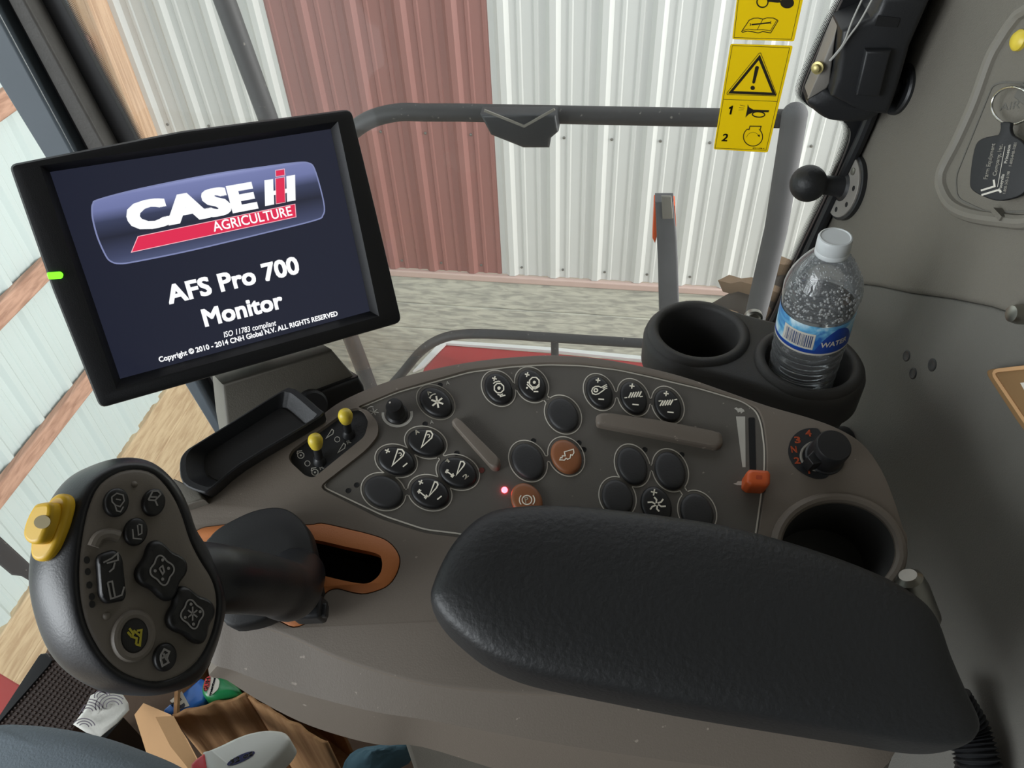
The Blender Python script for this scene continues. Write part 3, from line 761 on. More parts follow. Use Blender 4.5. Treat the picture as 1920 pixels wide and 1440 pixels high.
s0 = [tuple(q) for q in spline(r0, SM)]; s1 = [tuple(q) for q in spline(r1, SM)]; s2 = [tuple(q) for q in spline(r2, SM)]; s3 = [tuple(q) for q in spline(r3, SM)]
panel_px = [(668, 763), (745, 731), (881, 692), (960, 683), (1030, 679), (1100, 680), (1160, 688), (1219, 700), (1312, 722), (1390, 746), (1424, 765), (1434, 792), (1440, 840), (1440, 880), (1436, 920), (1424, 1000), (1415, 1040),
            (1200, 1060), (1000, 1040), (864, 1008), (797, 1000), (715, 974), (596, 914), (687, 843), (709, 816), (709, 793), (690, 769)]
switch_px = [(548, 843), (652, 768), (672, 764), (683, 772), (691, 790), (684, 818), (588, 896), (572, 892), (544, 866), (541, 855)]
well_px = ellipse(1572, 1030, 112, 90, 8, 36)
gate_px = spline([(576, 983), (603, 980), (650, 990), (699, 1002), (728, 1014), (746, 1034), (751, 1055), (742, 1082), (723, 1102), (687, 1114), (660, 1112), (632, 1105), (614, 1111), (603, 1125), (597, 1145), (580, 1166), (550, 1177), (517, 1163), (470, 1148), (415, 1115), (372, 1060), (358, 1010), (376, 990), (410, 984), (490, 975)], 3)
H_panel, H_switch, H_well, H_gate = k2(rounded(panel_px, 16, 4)), k2(rounded(switch_px, 10, 4)), k2(well_px), k2(gate_px)
mb = MB()
BV = .0025
t0 = inset2(s0, BV)
mb.holed(K, t0, [H_panel, H_switch, H_well, H_gate], 0)
lerp2 = lambda a, b, f: [(p[0] + (q[0] - p[0]) * f, p[1] + (q[1] - p[1]) * f) for p, q in zip(a, b)]
ring = lambda p, w: [K.at(a, b, w) for a, b in p]
mb.loft([ring(t0, 0), ring(inset2(s0, BV * .3), -BV * .3), ring(s0, -BV), ring(s1, -.016), ring(inset2(s1, .001), -.0185), ring(lerp2(s1, s2, .9), -.058), ring(s2, -.065), ring(s3, -.085)], False, True)
for h, d in ((H_panel, .0030), (H_switch, .0045), (H_gate, .0016)):
    mb.wall(ring(h, 0), ring(inset2(h, .0006), -d))
shell = obj('shell', mb, M_shell, con, smooth=32)
mb = MB(); mb.loft([ring(H_well, 0), ring(inset2(H_well, .002), -.004), ring(inset2(H_well, .006), -.05)], False, True)
obj('cup_well', mb, M_cup, con)
mb = MB(); mb.tube(K.pts(ellipse(1572, 1030, 118, 96, 8, 48), .0), .0042, 10, closed=True)
obj('well_rim', mb, M_shell, con)
obj('control_panel', MB().prism(ring(inset2(H_panel, .0004), -.0045), KN * .0020), M_panel, con)
PW = -.0025                                                    # top of the printed overlay
Kp = Plane(KO + KN * PW, KN, (1, 0, 0))
mb = MB()
mb.ribbon(Kp.pts(rounded([(670, 767), (744, 736), (881, 698), (960, 688), (1030, 684), (1094, 686), (1160, 694), (1219, 707), (1312, 729), (1393, 753), (1418, 771), (1427, 795), (1433, 840), (1433, 880), (1428, 920), (1417, 1000), (1408, 1034),
                  (1000, 1032), (864, 1001), (797, 993), (719, 967), (603, 912), (687, 839), (703, 814), (703, 795), (687, 773)], 14, 4)), .0011, KN, .0003, True)
obj('panel_outline', mb, M_line, con)
obj('switch_plate', MB().prism(ring(inset2(H_switch, .0003), -.0065), KN * .003), M_black, con)

# push buttons: px centre, half axes, angle, material, print
def stroke(mb, pl, pts, wpx=2.2, w=0, closed=False):
    mb.ribbon(pl.pts(pts, w), wpx * .61 / FPX, KN, .0003, closed)
BH = .0042
groups = {}
shapes = []
def button(cx, cy, a, b, ang, m, label=None, icon=None, grp=None, icol=None):
    ob = ellipse(cx, cy, a, b, ang, 36)
    # traced where its upper edge stands, so that it keeps its size
    uv = k2(ob, PW + BH * .5)
    n = len(uv); cu = sum(q[0] for q in uv) / n; cv = sum(q[1] for q in uv) / n
    sc = lambda f: [(cu + (x - cu) * f, cv + (y - cv) * f) for x, y in uv]
    mb = MB()
    mb.loft([ring(sc(1.0), PW - .001), ring(sc(1.0), PW + BH * .45), ring(sc(.965), PW + BH * .72), ring(sc(.90), PW + BH * .9), ring(sc(.75), PW + BH * 1.0), ring(sc(.4), PW + BH * 1.06)])
    o = obj('button', mb, m, con, smooth=60, label=label)
    if icon:
        im = MB(); icon(im); obj('icon', im, icol or M_glow, o)
    if grp is not None: groups.setdefault(grp, []).append((cx, cy, a, b, ang))
    return o
IW = PW + BH * 1.06
Ki = Plane(KO + KN * IW, KN, (1, 0, 0))
def S(mb, z, pts, wpx=2.2, closed=False): stroke(mb, Ki, z(pts), wpx, 0, closed)
def T(mb, z, s, a, b, up, bold=.02): text_px(mb, Ki, s, z([a])[0], z([b])[0], z([up])[0], 0, bold)
def fill(mb, z, pts): mb.prism(Ki.pts(z(pts)), KN * .0003)
def plus(mb, z, x, y, r=13, ang=0):
    c, s = math.cos(R(ang)), math.sin(R(ang))
    S(mb, z, [(x - r * c, y - r * s), (x + r * c, y + r * s)], 2.4); S(mb, z, [(x + r * s, y - r * c), (x - r * s, y + r * c)], 2.4)
def minus(mb, z, x, y, r=14, ang=0):
    c, s = math.cos(R(ang)), math.sin(R(ang)); S(mb, z, [(x - r * c, y - r * s), (x + r * c, y + r * s)], 2.4)
def octo(mb, z, x, y, r, wpx=2): S(mb, z, [(x + r * math.cos(R(a)), y + r * math.sin(R(a))) for a in range(22, 382, 45)], wpx, True)
def dot(mb, z, x, y, r): fill(mb, z, [(x + r * math.cos(R(a)), y + r * math.sin(R(a))) for a in range(0, 360, 30)])
def i1(m):
    T(m, z5, 'A', (970, 388), (990, 372), (956, 374)); S(m, z5, [(980, 408), (985, 392), (998, 383), (1014, 380)], 2)
    fill(m, z5, [(973, 400), (988, 396), (982, 412)])
    for k in range(6): S(m, z5, [(1024, 428), (1024 + 38 * math.cos(R(k * 60 + 20)), 428 + 36 * math.sin(R(k * 60 + 20)))], 3.4)
def i2(m):
    plus(m, z5, 1367, 288, 14, 15); octo(m, z5, 1394, 345, 30, 2.4); dot(m, z5, 1394, 345, 10)
    S(m, z5, [(1360, 318), (1372, 308), (1390, 304), (1402, 306)], 2.2); S(m, z5, [(1385, 382), (1402, 388), (1418, 380)], 2.2); minus(m, z5, 1416, 392, 17, -15)
def i3(m):
    plus(m, z5, 1563, 264, 14, 15); octo(m, z5, 1606, 310, 31, 2.4); dot(m, z5, 1606, 310, 9); S(m, z5, [(1636, 316), (1634, 336), (1612, 350), (1590, 345)], 2.2)
    S(m, z5, [(1562, 322), (1598, 358)], 2.2); dot(m, z5, 1562, 344, 6); dot(m, z5, 1568, 312, 6); minus(m, z5, 1616, 366, 14, 0)
def blade(m, pts, sw=True):
    S(m, z5, pts, 2.6, True)
    if sw: 
        x, y = pts[3]; S(m, z5, [(x - 26 + 9 * math.cos(R(a)), y + 10 + 9 * math.sin(R(a))) for a in range(-150, 130, 40)], 1.6)
def i5(m): T(m, z5, 'A', (896, 624), (918, 612), (888, 602)); blade(m, [(930, 698), (962, 603), (984, 604), (996, 622), (990, 644)])
def i6(m): plus(m, z5, 725, 722, 15, 25); blade(m, [(755, 808), (788, 712), (812, 714), (826, 732), (818, 752)]); minus(m, z5, 831, 806, 17, -40)
def i7(m):
    T(m, z5, '1', (1084, 796), (1098, 786), (1070, 782)); blade(m, [(1140, 864), (1164, 786), (1180, 786), (1188, 798), (1182, 812)], False); T(m, z5, '2', (1190, 892), (1212, 874), (1178, 872))
    S(m, z5, [(1078, 842), (1118, 872)], 2.2); S(m, z5, [(1092, 836), (1078, 842), (1082, 856)], 2.2); S(m, z5, [(1118, 856), (1118, 872), (1104, 874)], 2.2); S(m, z5, [(1072, 852), (1084, 832)], 1.8); S(m, z5, [(1112, 882), (1126, 866)], 1.8)
def i8(m):
    plus(m, z5, 925, 910, 15, 25); blade(m, [(975, 992), (1008, 908), (1022, 910), (1028, 924), (1020, 942)], False); minus(m, z5, 1037, 1003, 17, -40)
    S(m, z5, [(912, 962), (958, 1000)], 2.2); S(m, z5, [(928, 958), (912, 962), (914, 978)], 2.2); S(m, z5, [(958, 984), (958, 1000), (944, 1002)], 2.2); S(m, z5, [(905, 970), (918, 952)], 1.8); S(m, z5, [(952, 1010), (968, 990)], 1.8)
def i11(m): S(m, z5, [(1758, 776), (1764, 762), (1772, 764), (1774, 752), (1792, 752), (1786, 728), (1840, 712), (1844, 732), (1834, 748), (1824, 744), (1820, 766), (1806, 772), (1796, 766), (1786, 778), (1772, 776)], 1.8, True)
def i12(m):
    S(m, z5, [(1562 + 29 * math.cos(R(a)), 1016 + 27 * math.sin(R(a))) for a in range(0, 360, 20)], 1.8, True); T(m, z5, 'P', (1553, 1034), (1574, 1030), (1548, 1000), .01)
    for q in (-40, 140): S(m, z5, [(1562 + 46 * math.cos(R(a)), 1016 + 42 * math.sin(R(a))) for a in range(q, q + 81, 16)], 1.8)
def i13(m):
    plus(m, z6, 388, 298, 14, 8); S(m, z6, [(410, 342), (392, 335), (372, 335), (356, 346), (350, 362), (356, 378), (374, 384), (390, 380), (424, 356)], 2.2); S(m, z6, [(375 + 11 * math.cos(R(a)), 358 + 10 * math.sin(R(a))) for a in range(0, 360, 40)], 2.4, True)
    for a in ((410, 340, 440, 324), (416, 347, 443, 334), (422, 354, 443, 345)): S(m, z6, [a[:2], a[2:]], 2)
    minus(m, z6, 407, 412, 17, 4)
def hatch(m, x, y, dx, lean):
    for k in range(5): S(m, z6, [(x + k * dx, y - k * 1.5), (x + k * dx + lean, y - 32 - k * 1.5)], 2.6)
def i14(m): plus(m, z6, 592, 333, 15, 8); hatch(m, 572, 403, 15, 16); S(m, z6, [(547, 404), (563, 402)], 2); S(m, z6, [(640, 397), (656, 394)], 2); minus(m, z6, 613, 444, 19, 6)
def i15(m): plus(m, z6, 797, 378, 15, 8); hatch(m, 760, 452, 15, 18); S(m, z6, [(752, 424), (768, 420)], 2); S(m, z6, [(846, 416), (863, 412)], 2); minus(m, z6, 823, 490, 19, 6)
def i19(m):
    plus(m, z6, 724, 970, 19, 10)
    for k in range(6):
        a = R(k * 60 + 10); c, s = math.cos(a), math.sin(a)
        S(m, z6, [(740 + 9 * c, 1042 + 8 * s), (740 + 30 * c - 10 * s, 1042 + 26 * s + 9 * c), (740 + 56 * c - 4 * s, 1042 + 44 * s + 4 * c)], 2.8)
SP = dict(A=(817, 754, 33, 24, 35))
button(817, 754, 33.5, 24, 35, M_btn, 'black button with an A and star symbol', i1, 0)
button(934.7, 728.4, 30.8, 23.8, 52, M_btn, 'black button with a ringed drum symbol', i2, 1)
button(996.9, 721.6, 30.6, 23.8, 52, M_btn, 'black button with a pressure drum symbol', i3, 1)
button(1055.6, 777.5, 33.8, 26.5, 52, M_btnb, 'blank black button under the drum pair', None, 1)
button(798.4, 829.7, 35.3, 24, 18, M_btn, 'black button with A and blade symbol', i5, 2)
button(743, 864, 35.3, 25, 18, M_btn, 'black plus and minus blade button', i6, 2)
button(858.4, 885.6, 36.5, 27, 22, M_btn, 'black button marked 1 and 2', i7, 2)
button(806, 924, 37, 27.5, 20, M_btn, 'black plus and minus button with an arrow', i8, 2)
button(718.8, 922, 37.5, 29, 22, M_btnb, 'blank black button at the left end', None, 2)
button(990, 864.7, 36, 28, 55, M_btnb, 'blank black button beside the brown one', None, 3)
button(1061.6, 856, 33.8, 26.5, 55, M_brown, 'brown button with a combine outline', i11, 3)
button(987.5, 938, 34.5, 27.5, 55, M_brown, 'brown parking brake button', i12)
button(1124, 735.3, 31.4, 22.4, 60, M_btn, 'black blower button', i13, 4)
button(1187.8, 745.3, 32, 22.6, 60, M_btn, 'black button with a hatch symbol', i14, 4)
button(1252, 759.7, 32, 22.8, 60, M_btn, 'black button with a hatch symbol at the right end', i15, 4)
button(1185.6, 873, 36.6, 26.3, 65, M_btnb, 'blank black button', None, 5)
button(1256.6, 882, 36.6, 27, 65, M_btnb, 'blank black button nearest the slider', None, 5)
button(1157.8, 932.5, 34.5, 28, 62, M_btnb, 'blank black button partly under the armrest', None, 5)
button(1230.6, 947, 36.5, 27.5, 65, M_btn, 'black plus button with a fan symbol', i19)
button(1307, 960, 37, 29, 60, M_btnb, 'blank black button at the armrest edge', None, 5)
# printed outlines round the button groups
necks = {1: [(0, 1), (1, 2)], 2: [(0, 1), (0, 2), (2, 3), (1, 4), (3, 4)], 3: [(0, 1)], 4: [(0, 1), (1, 2)], 5: [(0, 1), (0, 2), (1, 3)]}
for g, els in groups.items():
    ml = MB()
    loops = [ellipse(cx, cy, a + 5.5, b + 5.5, an, 120) for cx, cy, a, b, an in els]
    tests = []
    for cx, cy, a, b, an in els:
        c, s = math.cos(R(an)), math.sin(R(an))
        tests.append(lambda x, y, cx=cx, cy=cy, a=a + 5.5, b=b + 5.5, c=c, s=s: (((x - cx) * c + (y - cy) * s) / a) ** 2 + ((-(x - cx) * s + (y - cy) * c) / b) ** 2 < .998)
    for i, j in necks.get(g, []):
        p, q = V(els[i][:2]), V(els[j][:2]); d = (q - p).normalized(); nn = V((-d.y, d.x)); hw = 5.5; L = (q - p).length
        loops.append([tuple(p + d * (L * k / 40) + nn * hw) for k in range(41)] + [tuple(q - d * (L * k / 40) - nn * hw) for k in range(41)])
        tests.append(lambda x, y, p=p, d=d, nn=nn, hw=hw, L=L: abs((V((x, y)) - p).dot(nn)) < hw * .98 and 0 < (V((x, y)) - p).dot(d) < L)
    for li, lp in enumerate(loops):
        keep = [not any(t_(x, y) for ti, t_ in enumerate(tests) if ti != li) for x, y in lp]
        n = len(lp)
        if all(keep): ml.ribbon(Kp.pts(lp), .0008, KN, .0003, True); obj('button_outline', ml, M_line, con); continue
        st = next(i for i in range(n) if keep[i] and not keep[i - 1]) if any(keep) else None
        if st is None: continue
        run = []
        for k in range(n + 1):
            i = (st + k) % n
            if keep[i] and k < n: run.append(lp[i])
            else:
                if len(run) > 1: ml.ribbon(Kp.pts(run), .0008, KN, .0003)
                run = []
    obj('button_outline', ml, M_line, con)

# small indicator windows, printed letters
M_led = mat('led_red', (255, 40, 50), .3, emit=((255, 60, 70), 14))
M_leddim = mat('led_dim', (110, 54, 48), .4)
mb = MB()
for z, pts in ((z5, [(1040, 326), (950, 560), (1140, 736), (1600, 661), (1873, 673), (1903, 713), (490, 960), (540, 926)]), (z6, [(668, 714), (890, 744), (300, 713)])):
    for q in pts:
        c = Kp.hit(*z([q])[0]); obj('indicator_window', MB().lathe(c, KN, [(.0021, 0), (.0021, .0003), (.0016, .0001)], 16), M_dark, con)
c = Kp.hit(946, 919); obj('indicator_light', MB().lathe(c, KN, [(.0024, 0), (.0024, .0008), (.0014, .0016)], 16), M_led, con, label='lit red indicator')
c = Kp.hit(903, 882); obj('indicator_light', MB().lathe(c, KN, [(.0022, 0), (.0022, .0005)], 16), M_leddim, con)
c = Kp.hit(958, 962); obj('indicator_light', MB().lathe(c, KN, [(.0022, 0), (.0022, .0006)], 16), M_led, con)
mb = MB(); M_grey = mat('print_grey', (186, 183, 174), .5)
for a, b, u in (((1078, 326), (1098, 322), (1074, 306)), ((982, 560), (1002, 556), (978, 540))): text_px(mb, Kp, 'A', z5([a])[0], z5([b])[0], z5([u])[0]); obj('panel_letter', mb, M_grey, con); mb = MB()
for k in range(6):
    a = R(k * 60 + 15); stroke(mb, Kp, z5([(645, 487), (645 + 28 * math.cos(a), 487 + 22 * math.sin(a))]), 1.6)
stroke(mb, Kp, z5([(604, 472), (612, 462), (626, 456), (640, 458)]), 1.6)
obj('reel_symbol', mb, M_grey, con)
# divider bars
def bar(name, px, hgt):
    uv = k2(rounded(px, 6, 4), PW); mb = MB(); mb.prism(ring(uv, PW - .0005), KN * hgt, .003); return obj(name, mb, M_shell, con, smooth=50)
bar('finger_rest', [(846, 796), (858, 786), (940, 868), (936, 884), (924, 884)], .008)
bar('finger_rest', [(1116, 784), (1130, 779), (1240, 795), (1350, 817), (1354, 838), (1342, 846), (1230, 824), (1118, 802)], .008)
# small knob with its scale
c = Kp.hit(745, 778)
kn = MB().lathe(c, KN, [(.0088, -.0003), (.0088, .003), (.0072, .0045), (.0068, .016), (.0060, .0180), (.003, .0185)], 28)
ko = obj('knob', kn, M_btn, con)
obj('pointer', MB().lathe(c + KN * .0184 + K.u * -.003 + K.v * .002, KN, [(.0008, -.001), (.0008, .0004)], 10), M_line, ko)
mb = MB(); stroke(mb, Kp, [(745 + 27 * math.cos(R(a)), 777 + 22 * math.sin(R(a))) for a in range(-15, 200, 12)], 5)
obj('knob_scale', mb, M_grey, con)
# toggles with yellow tips
Ks = Plane(KO + KN * -.0035, KN, (1, 0, 0))
for (bx, by, tx, ty) in ((600, 866, 592, 829), (654, 815, 648, 782)):
    a = Ks.hit(bx, by); b = Plane(KO + KN * .021, KN).hit(tx, ty); ax = (b - a)
    st = obj('toggle_switch', MB().lathe(a, ax, [(.0052, 0), (.0048, .004), (.0032, .006), (.0030, ax.length)], 20), M_black, con)
    obj('yellow_tip', MB().lathe(b, ax, [(.0044, -.005), (.0054, -.001), (.0057, .002), (.0050, .0052), (.003, .0072), (.0008, .0078)], 24), M_yel2, st)
mb = MB()
def sw(pts, wd=1.5, closed=False): stroke(mb, Ks, z5(pts), wd, 0, closed)
for (x, y) in ((205, 748), (290, 850)):
    mb.ribbon(Ks.pts(z5([(x + 20 * math.cos(R(a)), y + 19 * math.sin(R(a))) for a in range(22, 382, 45)])), .0006, KN, .0002, True)
    mb.lathe(Ks.hit(*z5([(x, y)])[0]), KN, [(.0008, 0), (.0008, .0002)], 10); sw([(x - 22, y - 8), (x - 20, y - 24), (x + 8, y - 28)], 1.6)
for q in ([(358, 645), (392, 592), (402, 600), (398, 620)], [(428, 732), (462, 676), (474, 684), (468, 706)]): sw(q, 1.5, True)
for a, b, u in (((322, 836), (346, 826), (322, 812)), ((486, 682), (508, 672), (486, 660))): text_px(mb, Ks, 'R', z5([a])[0], z5([b])[0], z5([u])[0], 0, .02)
for (x, y) in ((245, 797), (424, 653)): sw([(x + 16 * math.cos(R(a)), y + 16 * math.sin(R(a))) for a in range(0, 360, 30)], 1, True)
obj('switch_symbols', mb, M_grey, con)
# throttle slider
M_slot = M_dark
obj('slider_slot', MB().prism(Kp.pts(rounded([(1403, 783), (1415, 783), (1418, 905), (1406, 905)], 3)), KN * .0003), M_dark, con)
obj('speed_wedge', MB().prism(Kp.pts([(1380, 781), (1397, 781), (1398, 876), (1392, 876)]), KN * .0002), M_grey, con)
mb = MB(); mb.prism(Kp.pts(z6([(1206, 466), (1218, 460), (1228, 468), (1246, 464), (1262, 474), (1268, 486), (1258, 488), (1246, 498), (1242, 486), (1228, 492), (1222, 480)])), KN * .0002)
mb.prism(Kp.pts(z6([(1200, 918), (1218, 914), (1226, 904), (1250, 904), (1250, 928), (1222, 928)])), KN * .0002); obj('slider_symbols', mb, M_grey, con)
uv = k2(rounded([(1392, 885), (1400, 877), (1444, 880), (1450, 888), (1449, 912), (1440, 919), (1402, 917), (1391, 908)], 3, 3), .010)
mb = MB(); mb.prism(ring(inset2(uv, .002), PW), KN * .016, .003)
sk = obj('slider_knob', mb, mat('slider_orange', (206, 92, 44), .4), con, smooth=50)
uv2 = inset2(uv, .0075)
obj('finger_dish', MB().prism(ring(uv2, PW + .0156), KN * .0006), mat('slider_dish', (176, 70, 34), .45), sk)
obj('dirt_smear', MB().prism(Kp.pts(spline(z6([(1210, 960), (1250, 950), (1330, 975), (1345, 1010), (1330, 1050), (1270, 1030), (1215, 1000)]), 4)), KN * .00015), M_black, con) if False else None
# rotary selector
z4 = zoom(2.4, 1150, 400)
obj('dial_plate', MB().prism(K.pts(spline(z4([(905, 968), (850, 975), (808, 1005), (788, 1050), (790, 1095), (815, 1140), (860, 1175), (910, 1195), (955, 1192), (966, 1175), (950, 1160), (930, 1150), (960, 1060), (930, 985)]), 4)), KN * .0008), M_black, con)
mb = MB()
for s_, x, y in (('4', 880, 990), ('3', 831, 1020), ('N', 815, 1063), ('2', 829, 1113), ('1', 879, 1158)):
    text_px(mb, K, s_, z4([(x - (12 if s_ != '1' else 6), y + 13)])[0], z4([(x + (12 if s_ != '1' else 6), y + 13)])[0], z4([(x - 12, y - 14)])[0], .0009, .02)
obj('dial_numerals', mb, mat('print_orange', (226, 110, 70), .5), con)
c = K.hit(*z4([(948, 1098)])[0])
mb = MB().lathe(c, KN, [(.0148, 0), (.0148, .002), (.0136, .003), (.0130, .0215), (.0120, .0232), (.006, .0236)], 44)
ks = obj('selector_knob', mb, M_btn, con)
a_, b_ = K.hit(*z4([(862, 1100)])[0], .002), K.hit(*z4([(935, 1060)])[0], .002)
d = (a_ - b_).normalized(); sd = KN.cross(d)
obj('pointer', MB().prism([c + KN * .002 + d * .0195 - sd * .0035, c + KN * .002 + d * .0195 + sd * .0035, c + KN * .002 + d * .008 + sd * .0065, c + KN * .002 + d * .008 - sd * .0065], KN * .014, .001), M_btn, ks)
mb = MB(); mb.tube([K.hit(x, y, .0008) for x, y in ellipse(1536, 855, 34, 27, 0, 30, 60, 250)], .0012, 8); obj('dial_ring', mb, M_trim, con)
# pedestal below, latch lever and hose
obj('pedestal', MB().prism([V((p.x, p.y, 0)) for p in (P(775, 1450, .72), P(910, 1450, .72), V((.20, .30, 0)), V((.20, .45, 0)), V((-.1, .45, 0)))], V((0, 0, .575))), M_trim, con, bevel=.006)
lv = [(1668, 1082, .025), (1690, 1075, .03), (1715, 1085, .03)]
mb = MB(); a_ = K.hit(1728, 1160, -.022); b_ = K.hit(1702, 1078, .010)
mb.tube([a_, a_.lerp(b_, .7), a_.lerp(b_, .93), b_], [.013, .0115, .0095, .006], 20)
obj('latch_lever', mb, M_steel, con)
t = thing('corrugated_hose', P(1810, 1400, .60), 'black corrugated hose at the bottom right behind the armrest', 'hose')
mb = MB(); pts = []; rad = []
hp = spline([P(1780, 1310, .615), P(1815, 1370, .61), P(1835, 1440, .60), P(1845, 1540, .60)], 40, False)
for i, p in enumerate(hp): pts.append(p); rad.append(.0155 + .0016 * math.sin(i * 2 * math.pi / 5))
mb.tube(pts, rad, 20); obj('tube', mb, M_black, t, smooth=60)

# orange gate and its slot
slot = spline([(587, 1012), (650, 1026), (705, 1038), (716, 1050), (715, 1072), (702, 1088), (682, 1095), (640, 1088), (590, 1076), (520, 1062), (440, 1048), (410, 1030), (430, 1008), (500, 1002)], 4)
Hs = k2(slot)
mb = MB(); gi = inset2(H_gate, .0008)
mb.holed(K, inset2(gi, .0010), [Hs], .0010)
mb.loft([ring(gi, -.0016), ring(gi, .0002), ring(inset2(gi, .0010), .0010)], False, False)
mb.loft([ring(Hs, .0010), ring(Hs, -.009)], False, False)
obj('gate_plate', mb, M_gate, con, smooth=50, label='orange gate plate with a lever slot')
mb = MB(); mb.loft([ring(inset2(Hs, -.001), -.0085), ring(inset2(Hs, -.001), -.04)], False, True); obj('slot_well', mb, M_dark, con)

# storage tray at the front edge of the console
tw = .016
tp = k2(spline([(336, 868), (346, 846), (372, 828), (440, 786), (528, 731), (545, 727), (560, 733), (598, 765), (606, 776), (570, 800), (450, 872), (394, 918), (376, 922), (342, 905)], 3), tw)
t = thing('storage_tray', K.hit(470, 850, -.02), 'long black plastic tray along the front edge of the console under the monitor', 'tray')
mb = MB(); ti = inset2(tp, .0035); tb = inset2(tp, .010)
mb.loft([ring(inset2(tp, .002), .0003), ring(inset2(tp, .001), tw - .012), ring(tp, tw - .0012), ring(inset2(tp, .001), tw), ring(ti, tw), ring(inset2(tp, .0045), tw - .002), ring(tb, .003)], True, True)
obj('tray_body', mb, M_black, t, smooth=40)
obj('tray_liner', MB().prism(ring(inset2(tp, .011), .003), KN * .0008), M_btn, t)
obj('mounting_foot', MB().prism(K.pts([(334, 905), (380, 925), (392, 945), (345, 960), (325, 940)], .0005), KN * .010, .002), M_trim, t)

# ------------------------------------------------------------------ armrest
ar = thing('armrest', K.hit(1300, 1200, 0), 'long padded black vinyl armrest over the right half of the console', 'armrest')
# (px, py, height of the outline there)
out = [(812, 1140, .022), (818, 1105, .026), (832, 1065, .032), (850, 1030, .036), (874, 998, .040), (905, 972, .042), (950, 956, .043), (1050, 949, .044), (1150, 957, .044), (1250, 969, .044), (1350, 985, .044), (1450, 1010, .044),
       (1550, 1043, .043), (1645, 1083, .042), (1712, 1128, .040), (1742, 1172, .038), (1757, 1240, .032), (1774, 1310, .024), (1787, 1368, .016), (1776, 1398, .012), (1745, 1413, .010), (1690, 1412, .010), (1600, 1398, .010), (1500, 1382, .010), (1300, 1349, .010),
       (1150, 1320, .010), (1000, 1288, .010), (920, 1256, .011), (865, 1215, .014), (830, 1178, .018)]
O3 = spline([K.hit(x, y, w_) for x, y, w_ in out], 4)
uvw = [(*K.uv(V(p)), (V(p) - K.o).dot(KN)) for p in O3]
sp0 = V(K.uv(K.hit(935, 1085, .05))); sp1 = V(K.uv(K.hit(1660, 1245, .05)))
def spine(u, v):
    d = sp1 - sp0; t_ = max(0, min(1, (V((u, v)) - sp0).dot(d) / d.dot(d))); return sp0 + d * t_
def arring(f, top, mix):
    o = []
    for u, v, h in uvw:
        q = spine(u, v); o.append(K.at(q.x + (u - q.x) * f, q.y + (v - q.y) * f, h * (1 - mix) + top * mix))
    return o
mb = MB()
prof_a = [(.80, .006, 1), (.95, .007, .8), (.985, .008, .4), (1.0, 0, 0), (1.003, .022, .35), (1.0, .034, .6), (.985, .046, .8), (.96, .053, .93)]
prof_a += [(.93, .0562, 1), (.89, .0585, 1), (.84, .0602, 1), (.76, .0618, 1), (.66, .0632, 1), (.54, .0643, 1), (.42, .065, 1), (.3, .0654, 1), (.18, .0656, 1), (.08, .0656, 1), (.004, .0656, 1)]
mb.loft([arring(*q) for q in prof_a])
obj('pad', mb, M_leather, ar, smooth=180)
obj('support', MB().prism(K.pts([(1000, 1180), (1600, 1240), (1650, 1330), (1050, 1260)], .0006), KN * .009), M_black, ar)

# ------------------------------------------------------------------ control handle
FN = (CAMR @ V((.66, .20, .70))).normalized()
FO = P(278, 1082, .365)
FPn = Plane(FO, FN, CAMR @ V((1, 0, 0)))
zh = zoom(3.2, 0, 850)
hd = thing('joystick', K.hit(560, 1080, 0), 'black multi button control handle with a grey face and a yellow thumb switch', 'control handle')
face = spline(zh([(600, 182), (700, 115), (800, 94), (900, 110), (980, 175), (1052, 280), (1098, 390), (1140, 520), (1200, 640), (1265, 745), (1298, 860), (1290, 1000), (1250, 1130), (1180, 1250), (1080, 1330), (960, 1370), (850, 1362), (720, 1310), (620, 1220), (540, 1090), (492, 950), (470, 780), (476, 600), (508, 400), (548, 270)]), 3)
sil = spline([(100, 925), (131, 891), (175, 870), (219, 859), (262, 862), (294, 879), (324, 910), (343, 948), (357, 990), (379, 1022), (402, 1062), (414, 1105), (414, 1150), (404, 1190), (391, 1228), (376, 1264), (353, 1286), (315, 1299), (281, 1305), (234, 1304), (187, 1297), (141, 1275), (106, 1244), (81, 1203), (63, 1150), (54, 1100), (55, 1053), (68, 990)], 3)
def polar(pts, c, n=96):
    """resample a star-shaped loop of 2D points by angle round c"""
    out = []
    for k in range(n):
        a = 2 * math.pi * k / n; d = V((math.cos(a), math.sin(a))); best = None
        for i in range(len(pts)):
            p, q = V(pts[i]) - c, V(pts[(i + 1) % len(pts)]) - c
            den = d.x * (p.y - q.y) - d.y * (p.x - q.x)
            if abs(den) < 1e-12: continue
            t_ = (d.x * p.y - d.y * p.x) / den
            if -1e-6 <= t_ <= 1 + 1e-6:
                r_ = (p + (q - p) * t_).dot(d)
                if r_ > 0 and (best is None or r_ > best): best = r_
        out.append(tuple(c + d * (best or .01)))
    return out
DEEP = .024
f2 = [FPn.uv(FPn.hit(x, y)) for x, y in face]; s2_ = [FPn.uv(FPn.hit(x, y, -DEEP)) for x, y in sil]
cc = V((sum(p[0] for p in f2) / len(f2), sum(p[1] for p in f2) / len(f2)))
f2 = polar(f2, cc); 
cs = V((sum(p[0] for p in s2_) / len(s2_), sum(p[1] for p in s2_) / len(s2_)))
s2_ = polar(s2_, cs)
lerp = lambda a, b, t_: [(p[0] + (q[0] - p[0]) * t_, p[1] + (q[1] - p[1]) * t_) for p, q in zip(a, b)]
scl = lambda a, f, c: [(c.x + (p[0] - c.x) * f, c.y + (p[1] - c.y) * f) for p in a]
hr = lambda a, w_: [FPn.at(u, v, w_) for u, v in a]
lip = inset2(f2, -.0035)
mb = MB()
